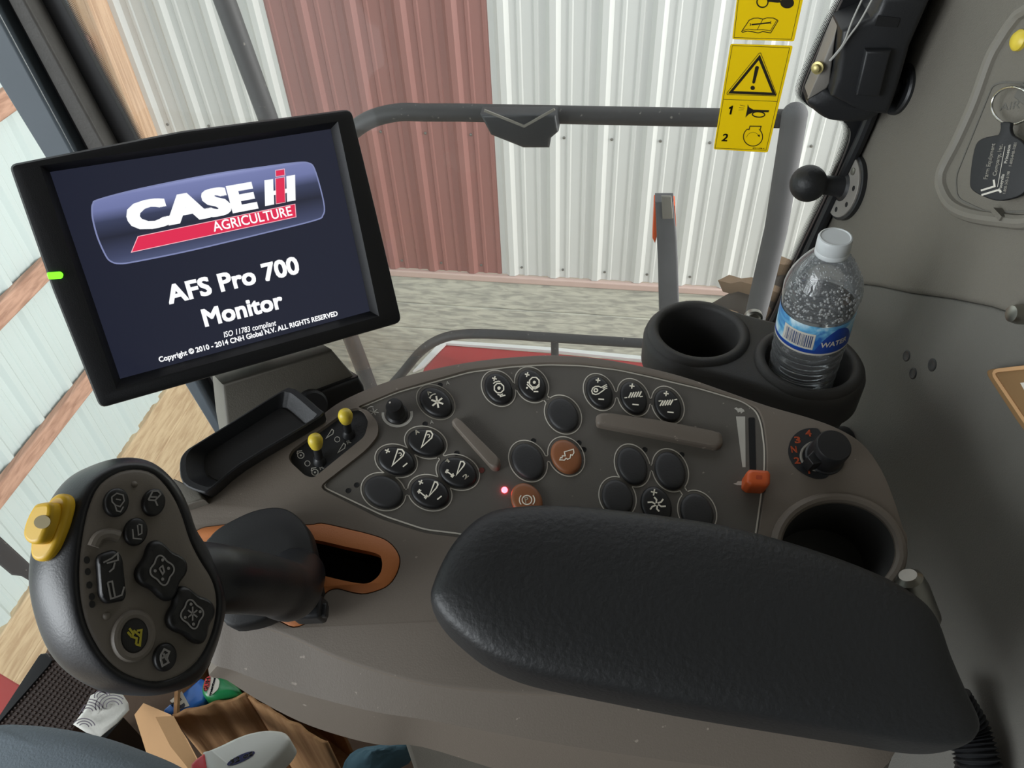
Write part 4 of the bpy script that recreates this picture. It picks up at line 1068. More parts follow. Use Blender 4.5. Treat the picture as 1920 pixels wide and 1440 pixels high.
mb.loft([hr(f2, -.001), hr(f2, .0004), hr(inset2(f2, -.0012), .0010), hr(lip, .0002), hr(lerp(lip, s2_, .45), -.006), hr(lerp(lip, s2_, .85), -.014), hr(s2_, -DEEP), hr(scl(s2_, .97, cs), -.032), hr(scl(s2_, .86, cs), -.041), hr(scl(s2_, .6, cs), -.047), hr(scl(s2_, .2, cs), -.049)], True, True)
obj('grip_body', mb, M_head, hd, smooth=60, subd=1)
mb = MB(); mb.loft([hr(f2, -.001), hr(inset2(f2, .0004), .0005), hr(inset2(f2, .002), .0012), hr(inset2(f2, .006), .0016), hr(scl(f2, .4, cc), .0022)])
obj('face_plate', mb, M_face, hd, smooth=60)
FW = .0021
Ff = Plane(FO + FN * FW, FN, FPn.u)
M_sym = mat('handle_symbol', (150, 148, 145), .5); M_symy = mat('handle_symbol_yellow', (190, 178, 50), .5)
def fpts(pts, w_=0): return Ff.pts(zh(pts), w_)
def fs(mb, pts, wpx=6, w_=0, closed=False): mb.ribbon(fpts(pts, w_), wpx / 3.2 * .36 / FPX, FN, .0003, closed)
def hbtn(pts, h=.003, m=M_btn, dome=True, label=None):
    uv = [Ff.uv(p) for p in fpts(pts)]; n = len(uv); c = V((sum(p[0] for p in uv) / n, sum(p[1] for p in uv) / n))
    g = lambda f, w_: [Ff.at(c.x + (u - c.x) * f, c.y + (v - c.y) * f, w_) for u, v in uv]
    return obj('button', MB().loft([g(1.0, -.002), g(1.0, h * .5), g(.95, h * .8), g(.85, h), g(.5, h * (1.05 if dome else .9))]), m, hd, smooth=50, label=label)
def sym(parent, strokes, h, m=M_sym, wd=7):
    mb = MB()
    for s_ in strokes: fs(mb, s_, wd, h)
    return obj('symbol', mb, m, parent)
o = hbtn(ellipse(692, 296, 74, 88, 15, 30)); sym(o, [[(670, 262), (700, 240), (738, 250), (745, 285), (720, 320), (690, 310), (672, 290), (670, 262)], [(690, 310), (700, 345), (722, 350), (740, 320)], [(695, 275), (725, 280)]], .0032)
o = hbtn(ellipse(916, 296, 68, 84, 15, 30)); sym(o, [[(890, 280), (915, 228), (945, 225), (965, 245)], [(890, 280), (930, 282), (965, 245)], [(930, 282), (945, 315)], [(905, 262), (940, 262)]], .0032, wd=9)
o = hbtn(ellipse(808, 472, 70, 86, 15, 30)); sym(o, [[(830, 425), (850, 430), (850, 480), (830, 490), (825, 430)], [(795, 455), (800, 510), (850, 515)]], .0032)
rk = rounded([(570, 610), (680, 575), (725, 620), (748, 850), (735, 885), (625, 905), (588, 860)], 45)
o = hbtn(rk, .0036, M_btn, False); sym(o, [[(620, 655), (670, 630), (705, 600), (708, 640), (640, 660)], [(688, 655), (680, 690), (655, 712)], [(645, 775), (672, 768), (690, 865), (665, 872), (645, 775)], [(690, 865), (730, 850), (745, 800)]], .0036, wd=9)
def clover(cx, cy, a, b, ang):
    c, s = math.cos(R(ang)), math.sin(R(ang)); out = []
    for k in range(64):
        t_ = 2 * math.pi * k / 64; f = .88 + .12 * math.cos(4 * t_); x, y = a * f * math.cos(t_), b * f * math.sin(t_); out.append((cx + x * c - y * s, cy + x * s + y * c))
    return out
o = hbtn(clover(958, 705, 158, 186, -14), .0050, M_btn, False, 'four way black button with a header symbol'); mb = MB(); fs(mb, clover(972, 702, 72, 90, -10), 9, .0050, True)
fs(mb, [(955, 690), (975, 675), (985, 710), (975, 725), (955, 690)], 9, .0050)
for q in ((975, 640), (1010, 690), (975, 755), (930, 705)): mb.prism(fpts(ellipse(*q, 9, 10, 0, 10), .005), FN * .0003)
obj('symbol', mb, M_sym, o)
o = hbtn(clover(1132, 970, 150, 182, -20), .0050, M_btn, False, 'four way black button with a star symbol'); mb = MB(); fs(mb, clover(1152, 965, 68, 88, -10), 9, .0050, True)
for k in range(6): fs(mb, [(1155, 962), (1155 + 32 * math.cos(R(k * 60 + 30)), 962 + 42 * math.sin(R(k * 60 + 30)))], 9, .005)
for q in ((1145, 905), (1200, 950), (1160, 1025), (1110, 985)): mb.prism(fpts(ellipse(*q, 9, 10, 0, 10), .005), FN * .0003)
obj('symbol', mb, M_sym, o)
mb = MB(); mb.tube(fpts(ellipse(802, 1095, 106, 132, 12, 40), .0), .0022, 10, closed=True); obj('button_collar', mb, M_face, hd)
o = hbtn(ellipse(802, 1092, 88, 110, 12, 32), .0012, M_btn, False, 'recessed button with a yellow symbol'); sym(o, [[(775, 1050), (800, 1082), (790, 1100), (820, 1110), (815, 1145)], [(815, 1145), (838, 1152), (848, 1060), (820, 1065)], [(765, 1072), (790, 1100)], [(800, 1062), (845, 1100)]], .0012, M_symy, 12)
o = hbtn(ellipse(984, 1222, 68, 88, 14, 30)); sym(o, [[(965, 1210), (985, 1175), (1015, 1190), (1000, 1230), (1010, 1255), (975, 1275), (965, 1240), (965, 1210)], [(980, 1200), (1000, 1240)], [(972, 1230), (1005, 1205)]], .0032, wd=11)
for (x, y, r_) in ((805, 187, 20), (776, 920, 16), (640, 975, 24), (580, 545, 20)):
    mb = MB().sphere(FPn.hit(*zh([(x, y)])[0], .0012), r_ / 3.2 * .36 / FPX, 16, 10); obj('locating_bump', mb, M_face, hd)
mb = MB()
for (x, y) in ((520, 640), (525, 710), (535, 790), (550, 860), (552, 905)): mb.prism(fpts(ellipse(x, y, 18, 22, 0, 14), -.0006), FN * .0006)
obj('rocker_marks', mb, M_btn, hd)
obj('rocker_ridge', MB().tube(spline(fpts([(560, 560), (590, 505), (650, 485), (712, 500)], -.0004), 5, False), .0028, 10), M_face, hd)
# yellow thumb switch on the side
YN = (CAMR @ V((-.30, .22, .93))).normalized()
YP = Plane(P(78, 990, .3475), YN, CAMR @ V((1, 0, 0)))
mb = MB(); mb.prism(YP.pts(spline(zh([(300, 268), (345, 240), (385, 252), (400, 300), (385, 380), (355, 480), (320, 570), (270, 635), (215, 648), (180, 620), (175, 560), (190, 480), (240, 350)]), 3), .0), YN * -.006)
ys_ = obj('thumb_switch', mb, M_yel, hd, smooth=50, bevel=.002, label='yellow thumb switch')
mb = MB(); mb.prism(YP.pts(spline(zh([(185, 330), (215, 300), (280, 292), (300, 310), (300, 360), (275, 450), (235, 530), (180, 545), (140, 515), (132, 470), (150, 400)]), 3), .006), YN * -.0072)
obj('paddle', mb, M_yel, ys_, smooth=50, bevel=.0028)
mb = MB(); mb.prism(YP.pts(ellipse(255, 412, 50, 40, -10, 24) and zh(ellipse(255, 412, 50, 40, -10, 24)), .0061), YN * .0002); obj('symbol_disc', mb, mat('olive_print', (112, 96, 36), .5), ys_)
# neck, shield, stub
n0, n1, n2 = FPn.at(cs.x, cs.y, -.035), P(470, 1092, .445), P(545, 1108, .50)
nk = spline([n0 + CAMR @ V((.006, 0, 0)), P(385, 1085, .405), n1, P(515, 1100, .475), n2, K.hit(556, 1080, .016)], 6, False)
obj('neck', MB().tube(nk, [.022 - .004 * min(1, i / 8) + .002 * max(0, (i - 18) / 12) for i in range(len(nk))], 28), M_head, hd, smooth=180)
shp = [(386, 1028), (394, 1008), (410, 992), (437, 976), (475, 959), (512, 952), (540, 956), (562, 972), (578, 993), (586, 1018), (593, 1050), (597, 1085), (597, 1110), (556, 1122), (508, 1158), (462, 1174), (424, 1171), (400, 1120)]
uv = k2(spline(shp, 3), .022); c_ = V((sum(p[0] for p in uv) / len(uv), sum(p[1] for p in uv) / len(uv)))
mb = MB(); mb.loft([ring(scl(uv, .97, c_), .0022), ring(uv, .008), ring(uv, .020), ring(scl(uv, .985, c_), .0235), ring(scl(uv, .95, c_), .0248), ring(scl(uv, .5, c_), .0255)])
obj('slot_shield', mb, M_shield, hd, smooth=50)
a_, b_ = K.hit(568, 1128, .016), K.hit(590, 1152, .012)
obj('lock_stub', MB().box(K.hit(581, 1143, .016), K.u * .0105, K.v * .0080, KN * .011), M_black, hd, bevel=.003)
obj('lock_stub', MB().box(K.hit(594, 1146, .020), K.u * .0075, K.v * .0045, KN * .004), M_black, hd, bevel=.0012)

# ------------------------------------------------------------------ monitor
r1 = (CAMR @ V((.8512, .2958, -.4502))).normalized(); MNn = (CAMR @ V((.5144, -.2187, .829))).normalized()
MO = CAMP + CAMR @ V((-.2318, .1098, -.6294))
S_ = Plane(MO, MNn, r1)
mon = thing('monitor', MO - MNn * .03, 'black framed display monitor showing a white and red splash screen', 'monitor')
FZ = .008
body = [(19, 308), (30, 303), (330, 250), (640, 205), (655, 209), (660, 222), (700, 400), (748, 590), (746, 604), (735, 608), (470, 685), (205, 761), (190, 762), (184, 752), (100, 540), (18, 320)]
b2 = [S_.uv(S_.hit(x, y, 0)) for x, y in rounded([(17, 309), (340, 246), (655, 205), (700, 390), (750, 603), (470, 683), (187, 763), (98, 540)], 14, 4)]
scr = [(-.1065, .080), (.1065, .080), (.1065, -.080), (-.1065, -.080)]
sr = lambda a, w_: [S_.at(u, v, w_) for u, v in a]
fr_in = [(-.1115, .085), (.1115, .085), (.1115, -.085), (-.1115, -.085)]
mb = MB()
mb.loft([sr(inset2(b2, .003), -.046), sr(inset2(b2, .0012), -.040), sr(b2, -.010), sr(b2, FZ - .004), sr(inset2(b2, .0012), FZ - .0012), sr(inset2(b2, .004), FZ)], True, False)
mb.holed(S_, inset2(b2, .004), [fr_in], FZ)
mb.loft([sr(fr_in, FZ), sr(scr, .0006), sr(scr, -.002)], False, False)
obj('housing', mb, M_mon, mon, smooth=35)
def emis(name, col, s, base=(8, 9, 12), rough=.12, grad=None):
    m = mat(name, base, rough, emit=(col, s)); return m
M_scr = emis('screen_dark', (33, 36, 51), 1.0)
so = obj('screen', MB().prism(sr(scr, -.0015), MNn * .0015), M_scr, mon)
zs_ = zoom(3.063, 100, 250)
SW_ = .0003
def sx(pts, w_=SW_): return S_.pts(zs_(pts), w_)
M_sw = emis('screen_white', (252, 253, 255), 1.0); M_sr = emis('screen_red', (224, 48, 84), 1.0); M_spk = emis('screen_pale_red', (250, 190, 200), 1.0)
# the badge is a lit picture: lighter along its upper edge
bad = spline([(222, 440), (228, 405), (262, 380), (500, 318), (900, 238), (1200, 194), (1400, 168), (1470, 172), (1500, 205), (1535, 320), (1556, 420), (1548, 470), (1500, 500), (1200, 575), (800, 670), (480, 735), (380, 748), (330, 735), (300, 700), (255, 600), (228, 500)], 4)
m = emis('screen_badge', (60, 66, 98), 1.0); nt = m.node_tree; N = nt.nodes; L = nt.links
uvn = N.new('ShaderNodeUVMap'); sp_ = N.new('ShaderNodeSeparateXYZ'); L.new(uvn.outputs[0], sp_.inputs[0])
rp = N.new('ShaderNodeValToRGB'); el = rp.color_ramp.elements
el[0].position = 0; el[0].color = rgb((82, 90, 122)); el[1].position = 1; el[1].color = rgb((150, 158, 205))
for p_, c_2 in ((.12, (66, 72, 100)), (.40, (40, 43, 58)), (.62, (60, 66, 92)), (.78, (112, 120, 166)), (.93, (120, 128, 175))):
    e_ = el.new(p_); e_.color = rgb(c_2)
L.new(sp_.outputs[1], rp.inputs[0]); L.new(rp.outputs[0], N['Principled BSDF'].inputs['Emission Color'])
mb = MB(); pts3 = sx(bad, .0001); uvb = [S_.uv(p) for p in pts3]
u0, u1 = min(p[0] for p in uvb), max(p[0] for p in uvb); v0, v1 = min(p[1] for p in uvb), max(p[1] for p in uvb)
cu, cv = (u0 + u1) / 2, (v0 + v1) / 2
mb.uvs = {}
ids = mb.add([p + MNn * .0001 for p in pts3])
for i, q in zip(ids, uvb): mb.uvs[i] = ((q[0] - u0) / (u1 - u0), (q[1] - v0) / (v1 - v0))
mb.f.append(tuple(ids)); obj('screen_badge', mb, m, so, smooth=0)
mb = MB(); mb.ribbon(sx(bad, .0003), .0011, MNn, .0001, True); obj('badge_rim', mb, emis('screen_rim', (128, 136, 178), 1.0), so)
mb = MB(); text_px(mb, S_, 'CASE', zs_([(462, 556)])[0], zs_([(1160, 424)])[0], zs_([(1010, 300)])[0] and zs_([(436, 412)])[0], SW_, .055, 0, .0002)
for q in ([(1212, 270), (1262, 262), (1264, 330), (1280, 327), (1282, 352), (1266, 355), (1268, 408), (1216, 418)], [(1338, 246), (1388, 238), (1391, 385), (1342, 393), (1341, 342), (1326, 345), (1325, 320), (1340, 317)]): mb.prism(sx(q), MNn * .0002)
obj('logo_letters', mb, M_sw, so)
mb = MB(); mb.prism(sx([(1278, 216), (1325, 208), (1327, 238), (1279, 246)], .0004), MNn * .0002); mb.prism(sx([(1278, 262), (1326, 254), (1330, 393), (1281, 402)], .0004), MNn * .0002)
mb.prism(sx([(486, 592), (1388, 406), (1394, 480), (448, 683)]), MNn * .0002)
obj('logo_red', mb, M_sr, so)
mb = MB(); mb.ribbon(sx([(486, 592), (1388, 406), (1394, 480), (448, 683)], .0005), .0005, MNn, .0002, True)
mb.ribbon(sx([(1276, 212), (1327, 204), (1330, 240), (1278, 249)], .0005), .0004, MNn, .0002, True); mb.ribbon(sx([(1276, 258), (1328, 250), (1332, 396), (1279, 405)], .0005), .0004, MNn, .0002, True)
obj('logo_edges', mb, M_spk, so)
mb = MB(); LT = lambda: obj('screen_lettering', mb, M_sw, so)
text_px(mb, S_, 'AGRICULTURE', zs_([(924, 564)])[0], zs_([(1373, 470)])[0], zs_([(912, 510)])[0], .0006, .01, 0, .0002)
LT(); mb = MB(); text_px(mb, S_, 'AFS Pro 700', zs_([(670, 978)])[0], zs_([(1415, 800)])[0], zs_([(645, 880)])[0], SW_, .03, 0, .0002)
LT(); mb = MB(); text_px(mb, S_, 'Monitor', zs_([(876, 1108)])[0], zs_([(1322, 1000)])[0], zs_([(850, 1016)])[0], SW_, .03, 0, .0002)
LT(); mb = MB(); text_px(mb, S_, 'ISO 11783 compliant', zs_([(982, 1172)])[0], zs_([(1282, 1102)])[0], zs_([(974, 1142)])[0], SW_, .008, .18, .0002)
LT(); mb = MB(); text_px(mb, S_, 'Copyright \u00a9 2010 - 2014 CNH Global N.V. ALL RIGHTS RESERVED', zs_([(611, 1314)])[0], zs_([(1634, 1046)])[0], zs_([(603, 1286)])[0], SW_, .022, 0, .0002)
LT()
mb = MB(); mb.prism(S_.pts(rounded([(87, 511), (114, 509), (119, 514), (117, 522), (91, 524)], 4, 4), FZ), MNn * .0012, .0005)
obj('status_light', mb, mat('led_green', (60, 200, 20), .3, emit=((110, 255, 40), 2.2)), mon, label='lit green status light')
# mount behind and below
MP = Plane(P(530, 700, .70), MNn, r1)
t = thing('monitor_bracket', MP.hit(480, 780), 'grey angular bracket arm carrying the monitor above the tray', 'bracket')
obj('arm', MB().prism(MP.pts([(398, 700), (595, 640), (640, 692), (652, 712), (630, 760), (560, 770), (412, 810), (405, 770)], -.035), MNn * .045, .003), M_trim, t)
obj('arm_end', MB().prism(MP.pts([(480, 760), (560, 722), (648, 690), (658, 708), (663, 734), (640, 752), (600, 775), (520, 810)], -.02), MNn * .038, .004), M_post, t)
obj('pivot_knob', MB().lathe(MP.hit(583, 757, .018), MNn, [(.014, 0), (.014, .006), (.012, .008)], 28), M_black, t)
a_ = MP.hit(420, 690, -.02); b_ = S_.at(.02, -.03, -.046)
obj('tilt_link', MB().tube([MP.hit(490, 700, -.045), S_.at(.0, -.03, -.068), S_.at(0, -.03, -.0475)], .014, 16), M_post, t)
q0 = MP.hit(520, 800, -.02); obj('stand', MB().tube([q0, V((q0.x, q0.y + .03, .55))], .02, 16), M_post, t)

# ------------------------------------------------------------------ cup holder and bottle
c1 = P(1311, 617, .75); HZ = c1.z
CH = Plane((0, 0, HZ), UP, (1, 0, 0))
c2 = CH.hit(1517, 672)
ch = thing('cup_holder', (c1 + c2) / 2 - V((0, 0, .07)), 'dark rubber double cup holder beside the window with one cup empty', 'cup holder')
ri, ro = .0385, .0530
A2, B2 = V((c1.x, c1.y)), V((c2.x, c2.y)); dd = (B2 - A2); L2 = dd.length; dd.normalize(); nn2 = V((-dd.y, dd.x))
def hull(r, waist, n=28):
    o = []
    a0 = math.atan2(nn2.y, nn2.x)
    for k in range(n + 1):
        a = a0 + math.pi * k / n; o.append((A2.x + r * math.cos(a), A2.y + r * math.sin(a)))
    for k in range(1, 12):
        f = k / 12; q = A2 + dd * (L2 * f) - nn2 * (r - waist * math.sin(math.pi * f)); o.append((q.x, q.y))
    for k in range(n + 1):
        a = a0 + math.pi + math.pi * k / n; o.append((B2.x + r * math.cos(a), B2.y + r * math.sin(a)))
    for k in range(1, 12):
        f = 1 - k / 12; q = A2 + dd * (L2 * f) + nn2 * (r - waist * math.sin(math.pi * f)); o.append((q.x, q.y))
    return o
circ = lambda c, r, n=48: [(c.x + r * math.cos(2 * math.pi * k / n), c.y + r * math.sin(2 * math.pi * k / n)) for k in range(n)]
CZ = Plane((0, 0, 0), UP, (1, 0, 0)); cz = lambda p, z: [V((x, y, z)) for x, y in p]
ho = hull(ro, .003)
mb = MB()
mb.holed(CZ, inset2(ho, .006), [circ(c1, ri + .003), circ(c2, ri + .003)], HZ - .005)
mb.loft([cz(inset2(ho, .006), HZ - .005), cz(inset2(ho, .002), HZ - .007), cz(ho, HZ - .013), cz(ho, HZ - .040), cz(inset2(ho, .004), HZ - .044), cz(inset2(ho, .010), HZ - .075)], False, True)
obj('body', mb, M_cup, ch, smooth=50)
for c in (c1, c2):
    mb = MB(); prof = [(ri + .0095, HZ - .030), (ri + .0115, HZ - .012), (ri + .0105, HZ - .004), (ri + .0075, HZ - .0005), (ri + .004, HZ), (ri + .001, HZ - .0016), (ri, HZ - .005), (ri - .004, HZ - .068), (.001, HZ - .070)]
    mb.lathe((c.x, c.y, 0), UP, prof, 56, False, False); obj('cup', mb, M_cup, ch, smooth=60)
fp = A2.lerp(B2, .55) - nn2 * (ro - .008)
obj('round_plug', MB().lathe((fp.x, fp.y, HZ - .036), V((-nn2.x, -nn2.y, .35)), [(.017, 0), (.017, .004), (.015, .006)], 32), M_black, ch)
mid = A2.lerp(B2, .8)
obj('bracket', MB().tube([(mid.x, mid.y, HZ - .076), (mid.x, mid.y, HZ - .11), (mid.x + .06, mid.y + .02, HZ - .16), (.289 + .156 * (HZ - .16), mid.y + .03, HZ - .17)], .02, 16), M_black, ch)
# small chrome loop behind the holder
t = obj('chrome_stud', MB().lathe(GLASS.hit(1412, 592, .004), VN, [(.012, 0), (.012, .006), (.009, .008), (.006, .004)], 24), M_steel)
tag(t, 'small silver round stud on the window just behind the cup holder', 'stud')

b0 = c2 + V((0, .004, -.0665)); bx = (P(1565, 452, .621) - b0).normalized()
bo = thing('water_bottle', b0, 'clear plastic water bottle with white cap and blue label standing in the right cup', 'bottle')
prof = [(.004, .003), (.021, .0), (.0268, .004), (.0286, .012)]
for k in range(0, 40):
    h = .014 + k * .0022; prof.append((.0286 + .0020 * min(1, h / .09) + .0009 * math.sin(h * 2 * math.pi / .0125), h))
prof += [(.0308, .102), (.0308, .131), (.0312, .136), (.0319, .144), (.0319, .150), (.0309, .1555), (.0288, .162), (.0260, .168), (.0226, .174), (.0190, .1795), (.0155, .184), (.0128, .187)]
M_bot = thin('bottle_plastic', (.95, .96, .965), 1.5, .09, (.92, .95, .97), .05)
obj('body', MB().lathe(b0, bx, prof, 64, True, False), M_bot, bo, smooth=180)
M_wat = bpy.data.materials.new('water'); M_wat.use_nodes = True
pb = M_wat.node_tree.nodes['Principled BSDF']; pb.inputs['Transmission Weight'].default_value = 1; pb.inputs['IOR'].default_value = 1.33; pb.inputs['Roughness'].default_value = 0; pb.inputs['Base Color'].default_value = (.97, .99, 1, 1)
WL = .134
wp = [(max(.001, r_ - .0009), h + .0008) for r_, h in prof if h < WL - .002] + [(.0302, WL)]
obj('water', MB().lathe(b0, bx, wp, 64), M_wat, bo, smooth=60)
M_cap = mat('cap_white', (196, 200, 200), .4); M_cap.node_tree.nodes['Principled BSDF'].inputs['Subsurface Weight'].default_value = .0
cp = [(.0132, .1855), (.0136, .1865), (.0136, .1895), (.0133, .190), (.0136, .1905), (.0135, .2005), (.0129, .2018), (.0118, .2022), (.0111, .2014), (.003, .2014)]
obj('cap', MB().lathe(b0, bx, cp, 64), M_cap, bo, smooth=40)
# label: a wrapped strip with a blue swirl, barcode and word
ex = (CAMR @ V((1, 0, 0))); ex = (ex - bx * ex.dot(bx)).normalized(); ey_ = bx.cross(ex)          # ey_ points away from us
def onb(ang, h, r_): return b0 + bx * h + (ex * math.sin(R(ang)) - ey_ * math.cos(R(ang))) * r_
def lw(ang): return .0
m_lab = mat('label_blue', (120, 176, 214), .35); nt = m_lab.node_tree; N = nt.nodes; L = nt.links
tc = N['Texture Coordinate']; nz = N.new('ShaderNodeTexNoise'); nz.inputs['Scale'].default_value = 42; nz.inputs['Detail'].default_value = 5; nz.inputs['Distortion'].default_value = 1.0
L.new(tc.outputs['Object'], nz.inputs['Vector']); rp = N.new('ShaderNodeValToRGB'); el = rp.color_ramp.elements
el[0].position = .36; el[0].color = rgb((34, 92, 170)); el[1].position = .66; el[1].color = rgb((214, 232, 238)); e_ = el.new(.5); e_.color = rgb((110, 178, 214))
L.new(nz.outputs['Fac'], rp.inputs[0]); L.new(rp.outputs[0], N['Principled BSDF'].inputs['Base Color'])
LR = .0316; h0, h1 = .1010, .1320
def patch(f0, f1, a0, a1, r_, n=40):
    mb = MB(); ang = [a0 + (a1 - a0) * k / n for k in range(n + 1)]
    a = mb.add([onb(q, f0(q), r_) for q in ang]); b = mb.add([onb(q, f1(q), r_) for q in ang])
    for i in range(n): mb.f.append((a[i], a[i + 1], b[i + 1], b[i]))
    return mb
k_ = lambda v: (lambda q: v)
lab = obj('label', patch(k_(h0), k_(h1), -120, 150, LR, 60), m_lab, bo, smooth=180)
obj('label_edge', patch(k_(h0 - .0014), k_(h0 + .0006), -120, 150, LR + .0001, 60), M_line, lab, smooth=180)
M_blue = mat('label_deep_blue', (28, 66, 150), .4)
obj('blue_band', patch(k_(h0 + .0006), k_(h0 + .0042), -120, 10, LR + .0001, 50), M_blue, lab, smooth=180)
def drop_top(q): 
    f = (q + 14) / 70; return h0 + .0006 + .027 * max(0, math.sin(math.pi * min(1, max(0, f))) ** .7)
obj('blue_drop', patch(k_(h0 + .0006), drop_top, -14, 56, LR + .0002, 40), M_blue, lab, smooth=180)
obj('barcode_panel', patch(k_(h0 + .0050), k_(h0 + .0225), -69, -16, LR + .0002, 24), M_line, lab, smooth=180)
mb = MB(); q = -64; random.seed(3)
while q < -20:
    wd_ = random.choice((.7, .7, 1.2, 1.8)); p_ = patch(k_(h0 + .0070), k_(h0 + .0205), q, q + wd_, LR + .00032, 2); mb.merge(p_.v, p_.f); q += wd_ + random.choice((.7, .9, 1.4))
obj('barcode', mb, mat('barcode_blue', (70, 84, 120), .5), lab, smooth=0)
def wrap_text(s, a0, a1, hb, cap):
    vs, fs_, x0, x1 = text_geo(s, .02, 0, .0)
    mb = MB(); mb.merge([onb(a0 + (a1 - a0) * (v.x - x0) / (x1 - x0), hb + v.y * cap / CAPH, LR + .0005) for v in vs], fs_); return mb
obj('lettering', wrap_text('WATER', -6, 40, h0 + .0085, .0056), M_line, lab, smooth=0)
# beads of condensation inside the shoulder
mb = MB(); random.seed(11)
def rad_at(h):
    for (ra, ha), (rb, hb) in zip(prof, prof[1:]):
        if ha <= h <= hb: return ra + (rb - ra) * (h - ha) / max(1e-6, hb - ha)
    return .02
for i in range(520):
    h = random.uniform(.136, .184); a = random.uniform(-85, 85); rr = random.uniform(.0005, .0013) * (1.15 if h < .168 else .9)
    r_ = rad_at(h) - .0002; c = onb(a, h, r_); nrm = (ex * math.sin(R(a)) - ey_ * math.cos(R(a)))
    mb.lathe(c, nrm, [(rr, -.0002), (rr * .85, rr * .4), (rr * .35, rr * .62)], 7)
M_drop = thin('droplet', (.86, .88, .88), 2.5, .22, (.95, .97, .97), .08)
o = obj('droplets', mb, M_drop, bo, smooth=180); o['kind'] = 'stuff'

# ------------------------------------------------------------------ clutter on the cab floor
FL = lambda z: Plane((0, 0, z), UP, (1, 0, 0))
BT = FL(.26)
bA, bB, bE = BT.hit(322, 1342), BT.hit(463, 1304), BT.hit(610, 1392)
ab = (bB - bA).normalized(); back = V((-ab.y, ab.x, 0)) * .20
box = thing('cardboard_box', V(((bA.x + bB.x) / 2, (bA.y + bB.y) / 2 + .1, 0)), 'open brown cardboard box with a torn flap under the console edge', 'box')
def wallp(a, b, z0, z1, th=.004):
    mb = MB(); d = (b - a).normalized(); n_ = V((-d.y, d.x, 0)) * th
    base = [V((a.x, a.y, z0)), V((b.x, b.y, z0)), V((b.x, b.y, z0)) + n_, V((a.x, a.y, z0)) + n_]
    return mb.prism(base, V((0, 0, z1 - z0)))
def crumple(a, b, z0, z1, amp, name, nu=26, nv=10):
    """a creased board between two floor points"""
    mb = MB(); d = (b - a); n_ = V((-d.y, d.x, 0)).normalized(); rnd = random.Random(name + str(round(a.x, 2))); ph = [rnd.uniform(0, 6) for _ in range(4)]; g = []
    for i in range(nu + 1):
        row = []
        for j in range(nv + 1):
            f, h = i / nu, j / nv
            off = amp * (math.sin(f * 17 + ph[0] + h * 1.5) * .5 + abs(math.sin(f * 7 + ph[1])) * .6 * h + math.sin(f * 31 + ph[2]) * .25)
            p = V((a.x, a.y, 0)) + V((d.x, d.y, 0)) * f + n_ * off; p.z = z0 + (z1 - z0) * h + amp * math.sin(f * 9 + ph[3]) * h * .5; row.append(p)
        g.append(mb.add(row))
    for i in range(nu):
        for j in range(nv): mb.f.append((g[i][j], g[i + 1][j], g[i + 1][j + 1], g[i][j + 1]))
    return mb
obj('front_wall', crumple(bA, bB, 0, .26, .002, 'fw'), M_card, box, solid=.004)
obj('side_wall', crumple(bB, bE, 0, .255, .002, 'sw'), M_card, box, solid=.004)
bD = bA + back; bC = bE + back * .4
obj('back_wall', wallp(bC, bD, 0, .24), M_card, box)
obj('end_wall', wallp(bD, bA, 0, .255), M_card, box)
mb = MB(); mb.prism([V((p.x, p.y, .003)) for p in (bA, bB, bE, bC, bD)], V((0, 0, .004))); obj('bottom', mb, M_card, box)
FT = FL(.258)
fl = FT.pts([(236, 1322), (262, 1310), (322, 1342), (350, 1385), (378, 1442), (300, 1470), (255, 1410)])
mb = MB(); mb.prism([p + V((0, 0, -.05 * i_)) for p, i_ in zip(fl, (0.6, .3, 0, .1, .3, 1, 1))], V((0, 0, .003))); obj('flap', mb, M_kraft, box)
# lighter kraft sheet tucked beside the box
t = obj('kraft_paper', MB().prism([p for p in FL(.272).pts([(292, 1345), (326, 1343), (352, 1392), (380, 1446), (362, 1452), (320, 1400)])], V((0, 0, .0012))), M_kraft)
tag(t, 'narrow folded strip of pale kraft paper leaning on the torn box flap', 'paper')
# gum tub and blue pack
gp = FL(.265)
gc = gp.hit(415, 1288, 0); gx = (gp.hit(445, 1300) - gp.hit(392, 1268)).normalized(); 
gum = thing('gum_tub', gc - V((0, 0, .03)), 'green plastic gum tub with red and silver label lying in the cardboard box', 'tub')
M_green = mat('tub_green', (24, 128, 72), .3, coat=.3)
gpx = rounded([(378, 1276), (388, 1264), (420, 1264), (448, 1288), (446, 1298), (402, 1309), (382, 1306), (375, 1294)], 10, 4)
obj('body', MB().prism([p - V((0, 0, .05)) for p in gp.pts(gpx)], V((0, 0, .05)), .008), M_green, gum, smooth=60)
z64 = zoom(6.4, 300, 1230)
obj('label', MB().prism(gp.pts(rounded(z64([(560, 250), (640, 240), (720, 290), (700, 400), (620, 470), (570, 480)]), 5, 3), .0003), UP * .0004), M_line, gum)
obj('label_red', MB().prism(gp.pts(rounded(z64([(545, 270), (590, 240), (608, 250), (600, 350), (560, 425), (525, 425), (520, 370)]), 3, 3), .0008), UP * .0004), mat('label_red', (196, 40, 46), .4), gum)
mb = MB(); text_px(mb, gp, 'GUM', z64([(568, 425)])[0], z64([(606, 262)])[0], z64([(524, 410)])[0], .0013, .02); obj('lettering', mb, M_line, gum)
mb = MB(); text_px(mb, gp, 'mentos', z64([(612, 472)])[0], z64([(668, 262)])[0], z64([(586, 460)])[0], .0009, .03); obj('lettering', mb, mat('ink_navy', (24, 28, 60), .4), gum)
bl = thing('snack_pack', gp.hit(345, 1305) - V((0, 0, .05)), 'blue foil pack with a pale panel in the cardboard box behind the gum tub', 'pack')
bp_ = FL(.245)
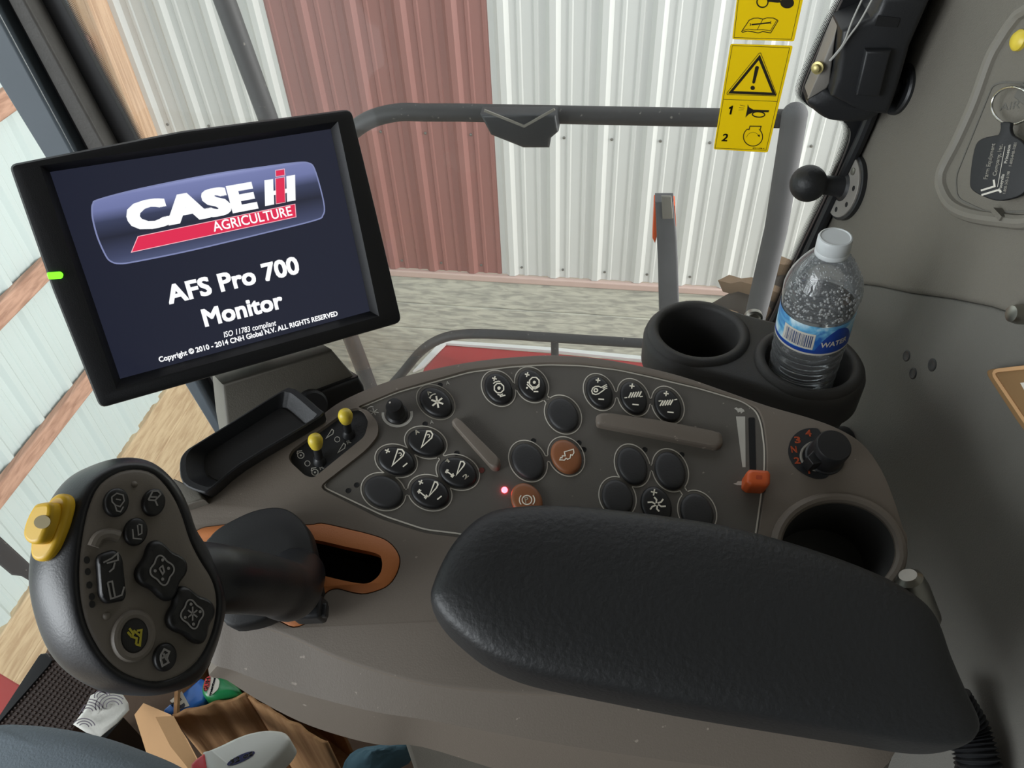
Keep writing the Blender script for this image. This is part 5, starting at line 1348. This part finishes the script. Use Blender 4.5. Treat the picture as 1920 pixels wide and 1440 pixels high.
obj('foil', MB().prism([p - V((0, 0, .03)) for p in bp_.pts(rounded([(303, 1330), (345, 1294), (376, 1268), (392, 1282), (386, 1316), (350, 1336), (310, 1342)], 6, 3))], V((0, 0, .03)), .006), mat('foil_blue', (36, 104, 190), .3, var=(30, .3), coat=.3), bl, smooth=60)
obj('panel', MB().prism(bp_.pts(z64([(120, 540), (262, 424), (356, 600), (230, 640)]), .0004), UP * .0006), M_line, bl)
mb = MB(); text_px(mb, bp_, 'PURE', z64([(150, 610)])[0], z64([(262, 520)])[0], z64([(140, 570)])[0], .0012, .02); mb.prism(bp_.pts(z64([(185, 600), (215, 575), (250, 590), (290, 560), (305, 590), (290, 620), (220, 630)]), .0011), UP * .0003); obj('print', mb, mat('ink_dark', (40, 44, 60), .5), bl)
# trigger sprayer
SZ = FL(.40)
z64p = lambda q, w_=0: SZ.pts(z64(q), w_)
sb = thing('spray_bottle', SZ.hit(450, 1432) * 1 - V((0, 0, .40)), 'clear spray bottle with white and red trigger head standing in front of the box', 'spray bottle')
head = spline([(500, 1170), (532, 1142), (700, 1070), (900, 975), (1080, 912), (1280, 878), (1430, 888), (1500, 912), (1550, 975), (1548, 1030), (1500, 1110), (1420, 1200), (1330, 1290), (1200, 1400), (900, 1480), (600, 1460)], 4)
M_spw = mat('sprayer_white', (226, 226, 220), .3, coat=.2); M_spr = mat('sprayer_red', (206, 40, 52), .35, coat=.2)
obj('head', MB().prism([p - V((0, 0, .03)) for p in z64p(head)], V((0, 0, .03)), .005), M_spw, sb, smooth=60)
obj('nozzle', MB().prism([p - V((0, 0, .028)) for p in z64p(rounded([(360, 1290), (420, 1225), (530, 1150), (560, 1350), (580, 1480), (360, 1480)], 20, 3))], V((0, 0, .027)), .003), M_spr, sb, smooth=60, label='red nozzle')
SZt = FL(.372)
obj('trigger', MB().prism([p - V((0, 0, .035)) for p in SZt.pts(z64(rounded([(1240, 1360), (1330, 1270), (1400, 1200), (1428, 1230), (1420, 1380), (1380, 1480), (1240, 1480)], 20, 3)))], V((0, 0, .035)), .002), M_spr, sb, smooth=60, label='red collar')
obj('emblem', MB().prism(z64p(ellipse(972, 1230, 182, 42, -25, 36), .0002), UP * .0004), mat('emblem_navy', (26, 34, 92), .4), sb)
mb = MB(); text_px(mb, SZ, '32 oz', z64([(845, 1305)])[0], z64([(1120, 1180)])[0], z64([(830, 1258)])[0], .0007, .02, .1); obj('lettering', mb, M_line, sb)
bc = SZ.hit(500, 1470); bc.z = 0
M_spb = thin('sprayer_clear', (.86, .9, .9), 1.2, .15, (.8, .85, .85), .08)
obj('bottle_body', MB().lathe(bc, UP, [(.036, .001), (.040, .006), (.040, .20), (.034, .25), (.020, .30), (.014, .33), (.014, .365)], 40), M_spb, sb, smooth=60)
# paper towel
pp = FL(.275)
pc = zoom(2.043, 0, 1200)
tow_px = pc([(282, 325), (320, 270), (350, 215), (380, 198), (420, 205), (470, 208), (490, 240), (495, 268), (450, 320), (380, 370), (330, 355)])
t = thing('paper_towel', pp.hit(190, 1340) - V((0, 0, .02)), 'crumpled white paper towel printed with grey scallops beside the box flap', 'paper towel')
tp3 = pp.pts(tow_px); cen = sum(tp3, V((0, 0, 0))) / len(tp3)
mb = MB(); rings = []
for f in (1.0, .8, .55, .3, .08): rings.append([cen + (p - cen) * f + V((0, 0, .004 * (1 - f) + .0015 * math.sin(i_ * 2.3 + f * 9))) for i_, p in enumerate(tp3)])
mb.loft(rings, False, True); obj('sheet', mb, mat('towel_white', (222, 220, 212), .9, bump=(300, .4)), t, smooth=40, solid=.0012)
mb = MB()
def inside(q, poly):
    c = False
    for i in range(len(poly)):
        (x0, y0), (x1, y1) = poly[i - 1], poly[i]
        if (y0 > q[1]) != (y1 > q[1]) and q[0] < (x1 - x0) * (q[1] - y0) / (y1 - y0) + x0: c = not c
    return c
in_px = inset2([(x, y) for x, y in tow_px], 2.5)
for cx, cy, rs in ((345, 285, (62, 48, 34, 20)), (440, 262, (66, 52, 38, 24)), (330, 345, (44, 32, 20)), (400, 225, (30, 20))):
    for r_ in rs:
        pts = [(cx + r_ * math.cos(R(a)), cy + r_ * .8 * math.sin(R(a))) for a in range(165, 350, 12)]
        pts = [q for q in pts if inside(pc([q])[0], in_px)]
        if len(pts) > 2: mb.ribbon([p + V((0, 0, .0062)) for p in pp.pts(pc(pts))], .0011, UP, .0004)
obj('printed_scallops', mb, mat('print_mauve', (120, 112, 122), .7), t)
# dimpled mat slab
zq = zoom(2.882, 0, 940)
DP = Plane(FL(.20).hit(90, 1310), (V((0, -.35, 1))).normalized(), V((1, 0, 0)))
quad = DP.pts(zq([(-80, 1290), (285, 862), (535, 1022), (330, 1330), (-80, 1560)]))
t = thing('foot_rest', DP.hit(90, 1310) - V((0, 0, .15)), 'dark brown dimpled rubber foot rest with a black edge at the lower left', 'foot rest')
M_dbrown = mat('dimple_brown', (64, 50, 44), .55, var=(20, .12))
obj('slab', MB().prism([p - DP.n * .03 for p in quad], DP.n * .03), M_dbrown, t, bevel=.002)
oq = [V((*DP.uv(p), 0)) for p in DP.pts(zq([(-20, 1222), (285, 866), (528, 1022), (300, 1370)]))]
mb = MB(); n1, n2 = 18, 13
for i in range(n1):
    for j in range(n2):
        a, b = (i + .5) / n1, (j + .5) / n2; h = .30
        c = [(oq[0] * (1 - x) + oq[1] * x) * (1 - y) + (oq[3] * (1 - x) + oq[2] * x) * y for x, y in ((a - h / n1, b - h / n2), (a + h / n1, b - h / n2), (a + h / n1, b + h / n2), (a - h / n1, b + h / n2))]
        cm = sum(c, V((0, 0, 0))) / 4
        mb.loft([[DP.at(p.x, p.y, -.0002) for p in c], [DP.at(*(cm + (p - cm) * .6).xy, .0022) for p in c]], False, True)
o = obj('dimples', mb, M_dbrown, t); o['kind'] = 'stuff'
obj('edge_strip', MB().prism([p - DP.n * .02 for p in DP.pts(zq([(-60, 1240), (215, 822), (250, 818), (285, 858), (262, 890), (-30, 1225)]), .004)], DP.n * .02, .003), M_post, t)
obj('support', MB().prism([V((p.x, p.y, 0)) for p in quad[1:4]], V((0, 0, .12))), M_post, t)
# cloth rag and seat cushion
rp_ = FL(.24)
rag_px = [(640, 1425), (665, 1402), (700, 1396), (740, 1390), (778, 1388), (772, 1408), (745, 1416), (720, 1440), (690, 1470), (630, 1470)]
tp3 = rp_.pts(rag_px); cen = sum(tp3, V((0, 0, 0))) / len(tp3); mb = MB(); rings = []
for f in (1.0, .85, .65, .45, .25, .08): rings.append([cen + (p - cen) * f + V((0, 0, .02 * (1 - f) + .007 * math.sin(i_ * 2.1 + f * 14))) for i_, p in enumerate(tp3)])
mb.loft([[p - V((0, 0, .05)) for p in rings[0]]] + rings, True, True)
t = obj('cloth_rag', mb, mat('rag_teal', (78, 108, 122), .95, bump=(200, .6), var=(20, .2)), smooth=60, subd=1)
tag(t, 'crumpled blue grey cloth rag under the console', 'rag')
cs_px = [(-90, 1385), (0, 1371), (60, 1371), (130, 1378), (210, 1393), (290, 1420), (370, 1455), (420, 1500), (300, 1640), (-90, 1640)]
SCp = FL(.52); base = spline(SCp.pts(cs_px), 4); cen = sum((V(p) for p in base), V((0, 0, 0))) / len(base); mb = MB()
sr_ = lambda f, dz: [cen + (V(p) - cen) * f + V((0, 0, dz)) for p in base]
mb.loft([sr_(.9, -.52), sr_(.92, -.10), sr_(.98, -.05), sr_(1.0, -.02), sr_(.985, 0), sr_(.93, .016), sr_(.8, .028), sr_(.5, .036), sr_(.15, .038)])
t = obj('seat_cushion', mb, M_seat, smooth=180)
tag(t, 'blue grey cloth seat cushion edge at the bottom left corner', 'seat')
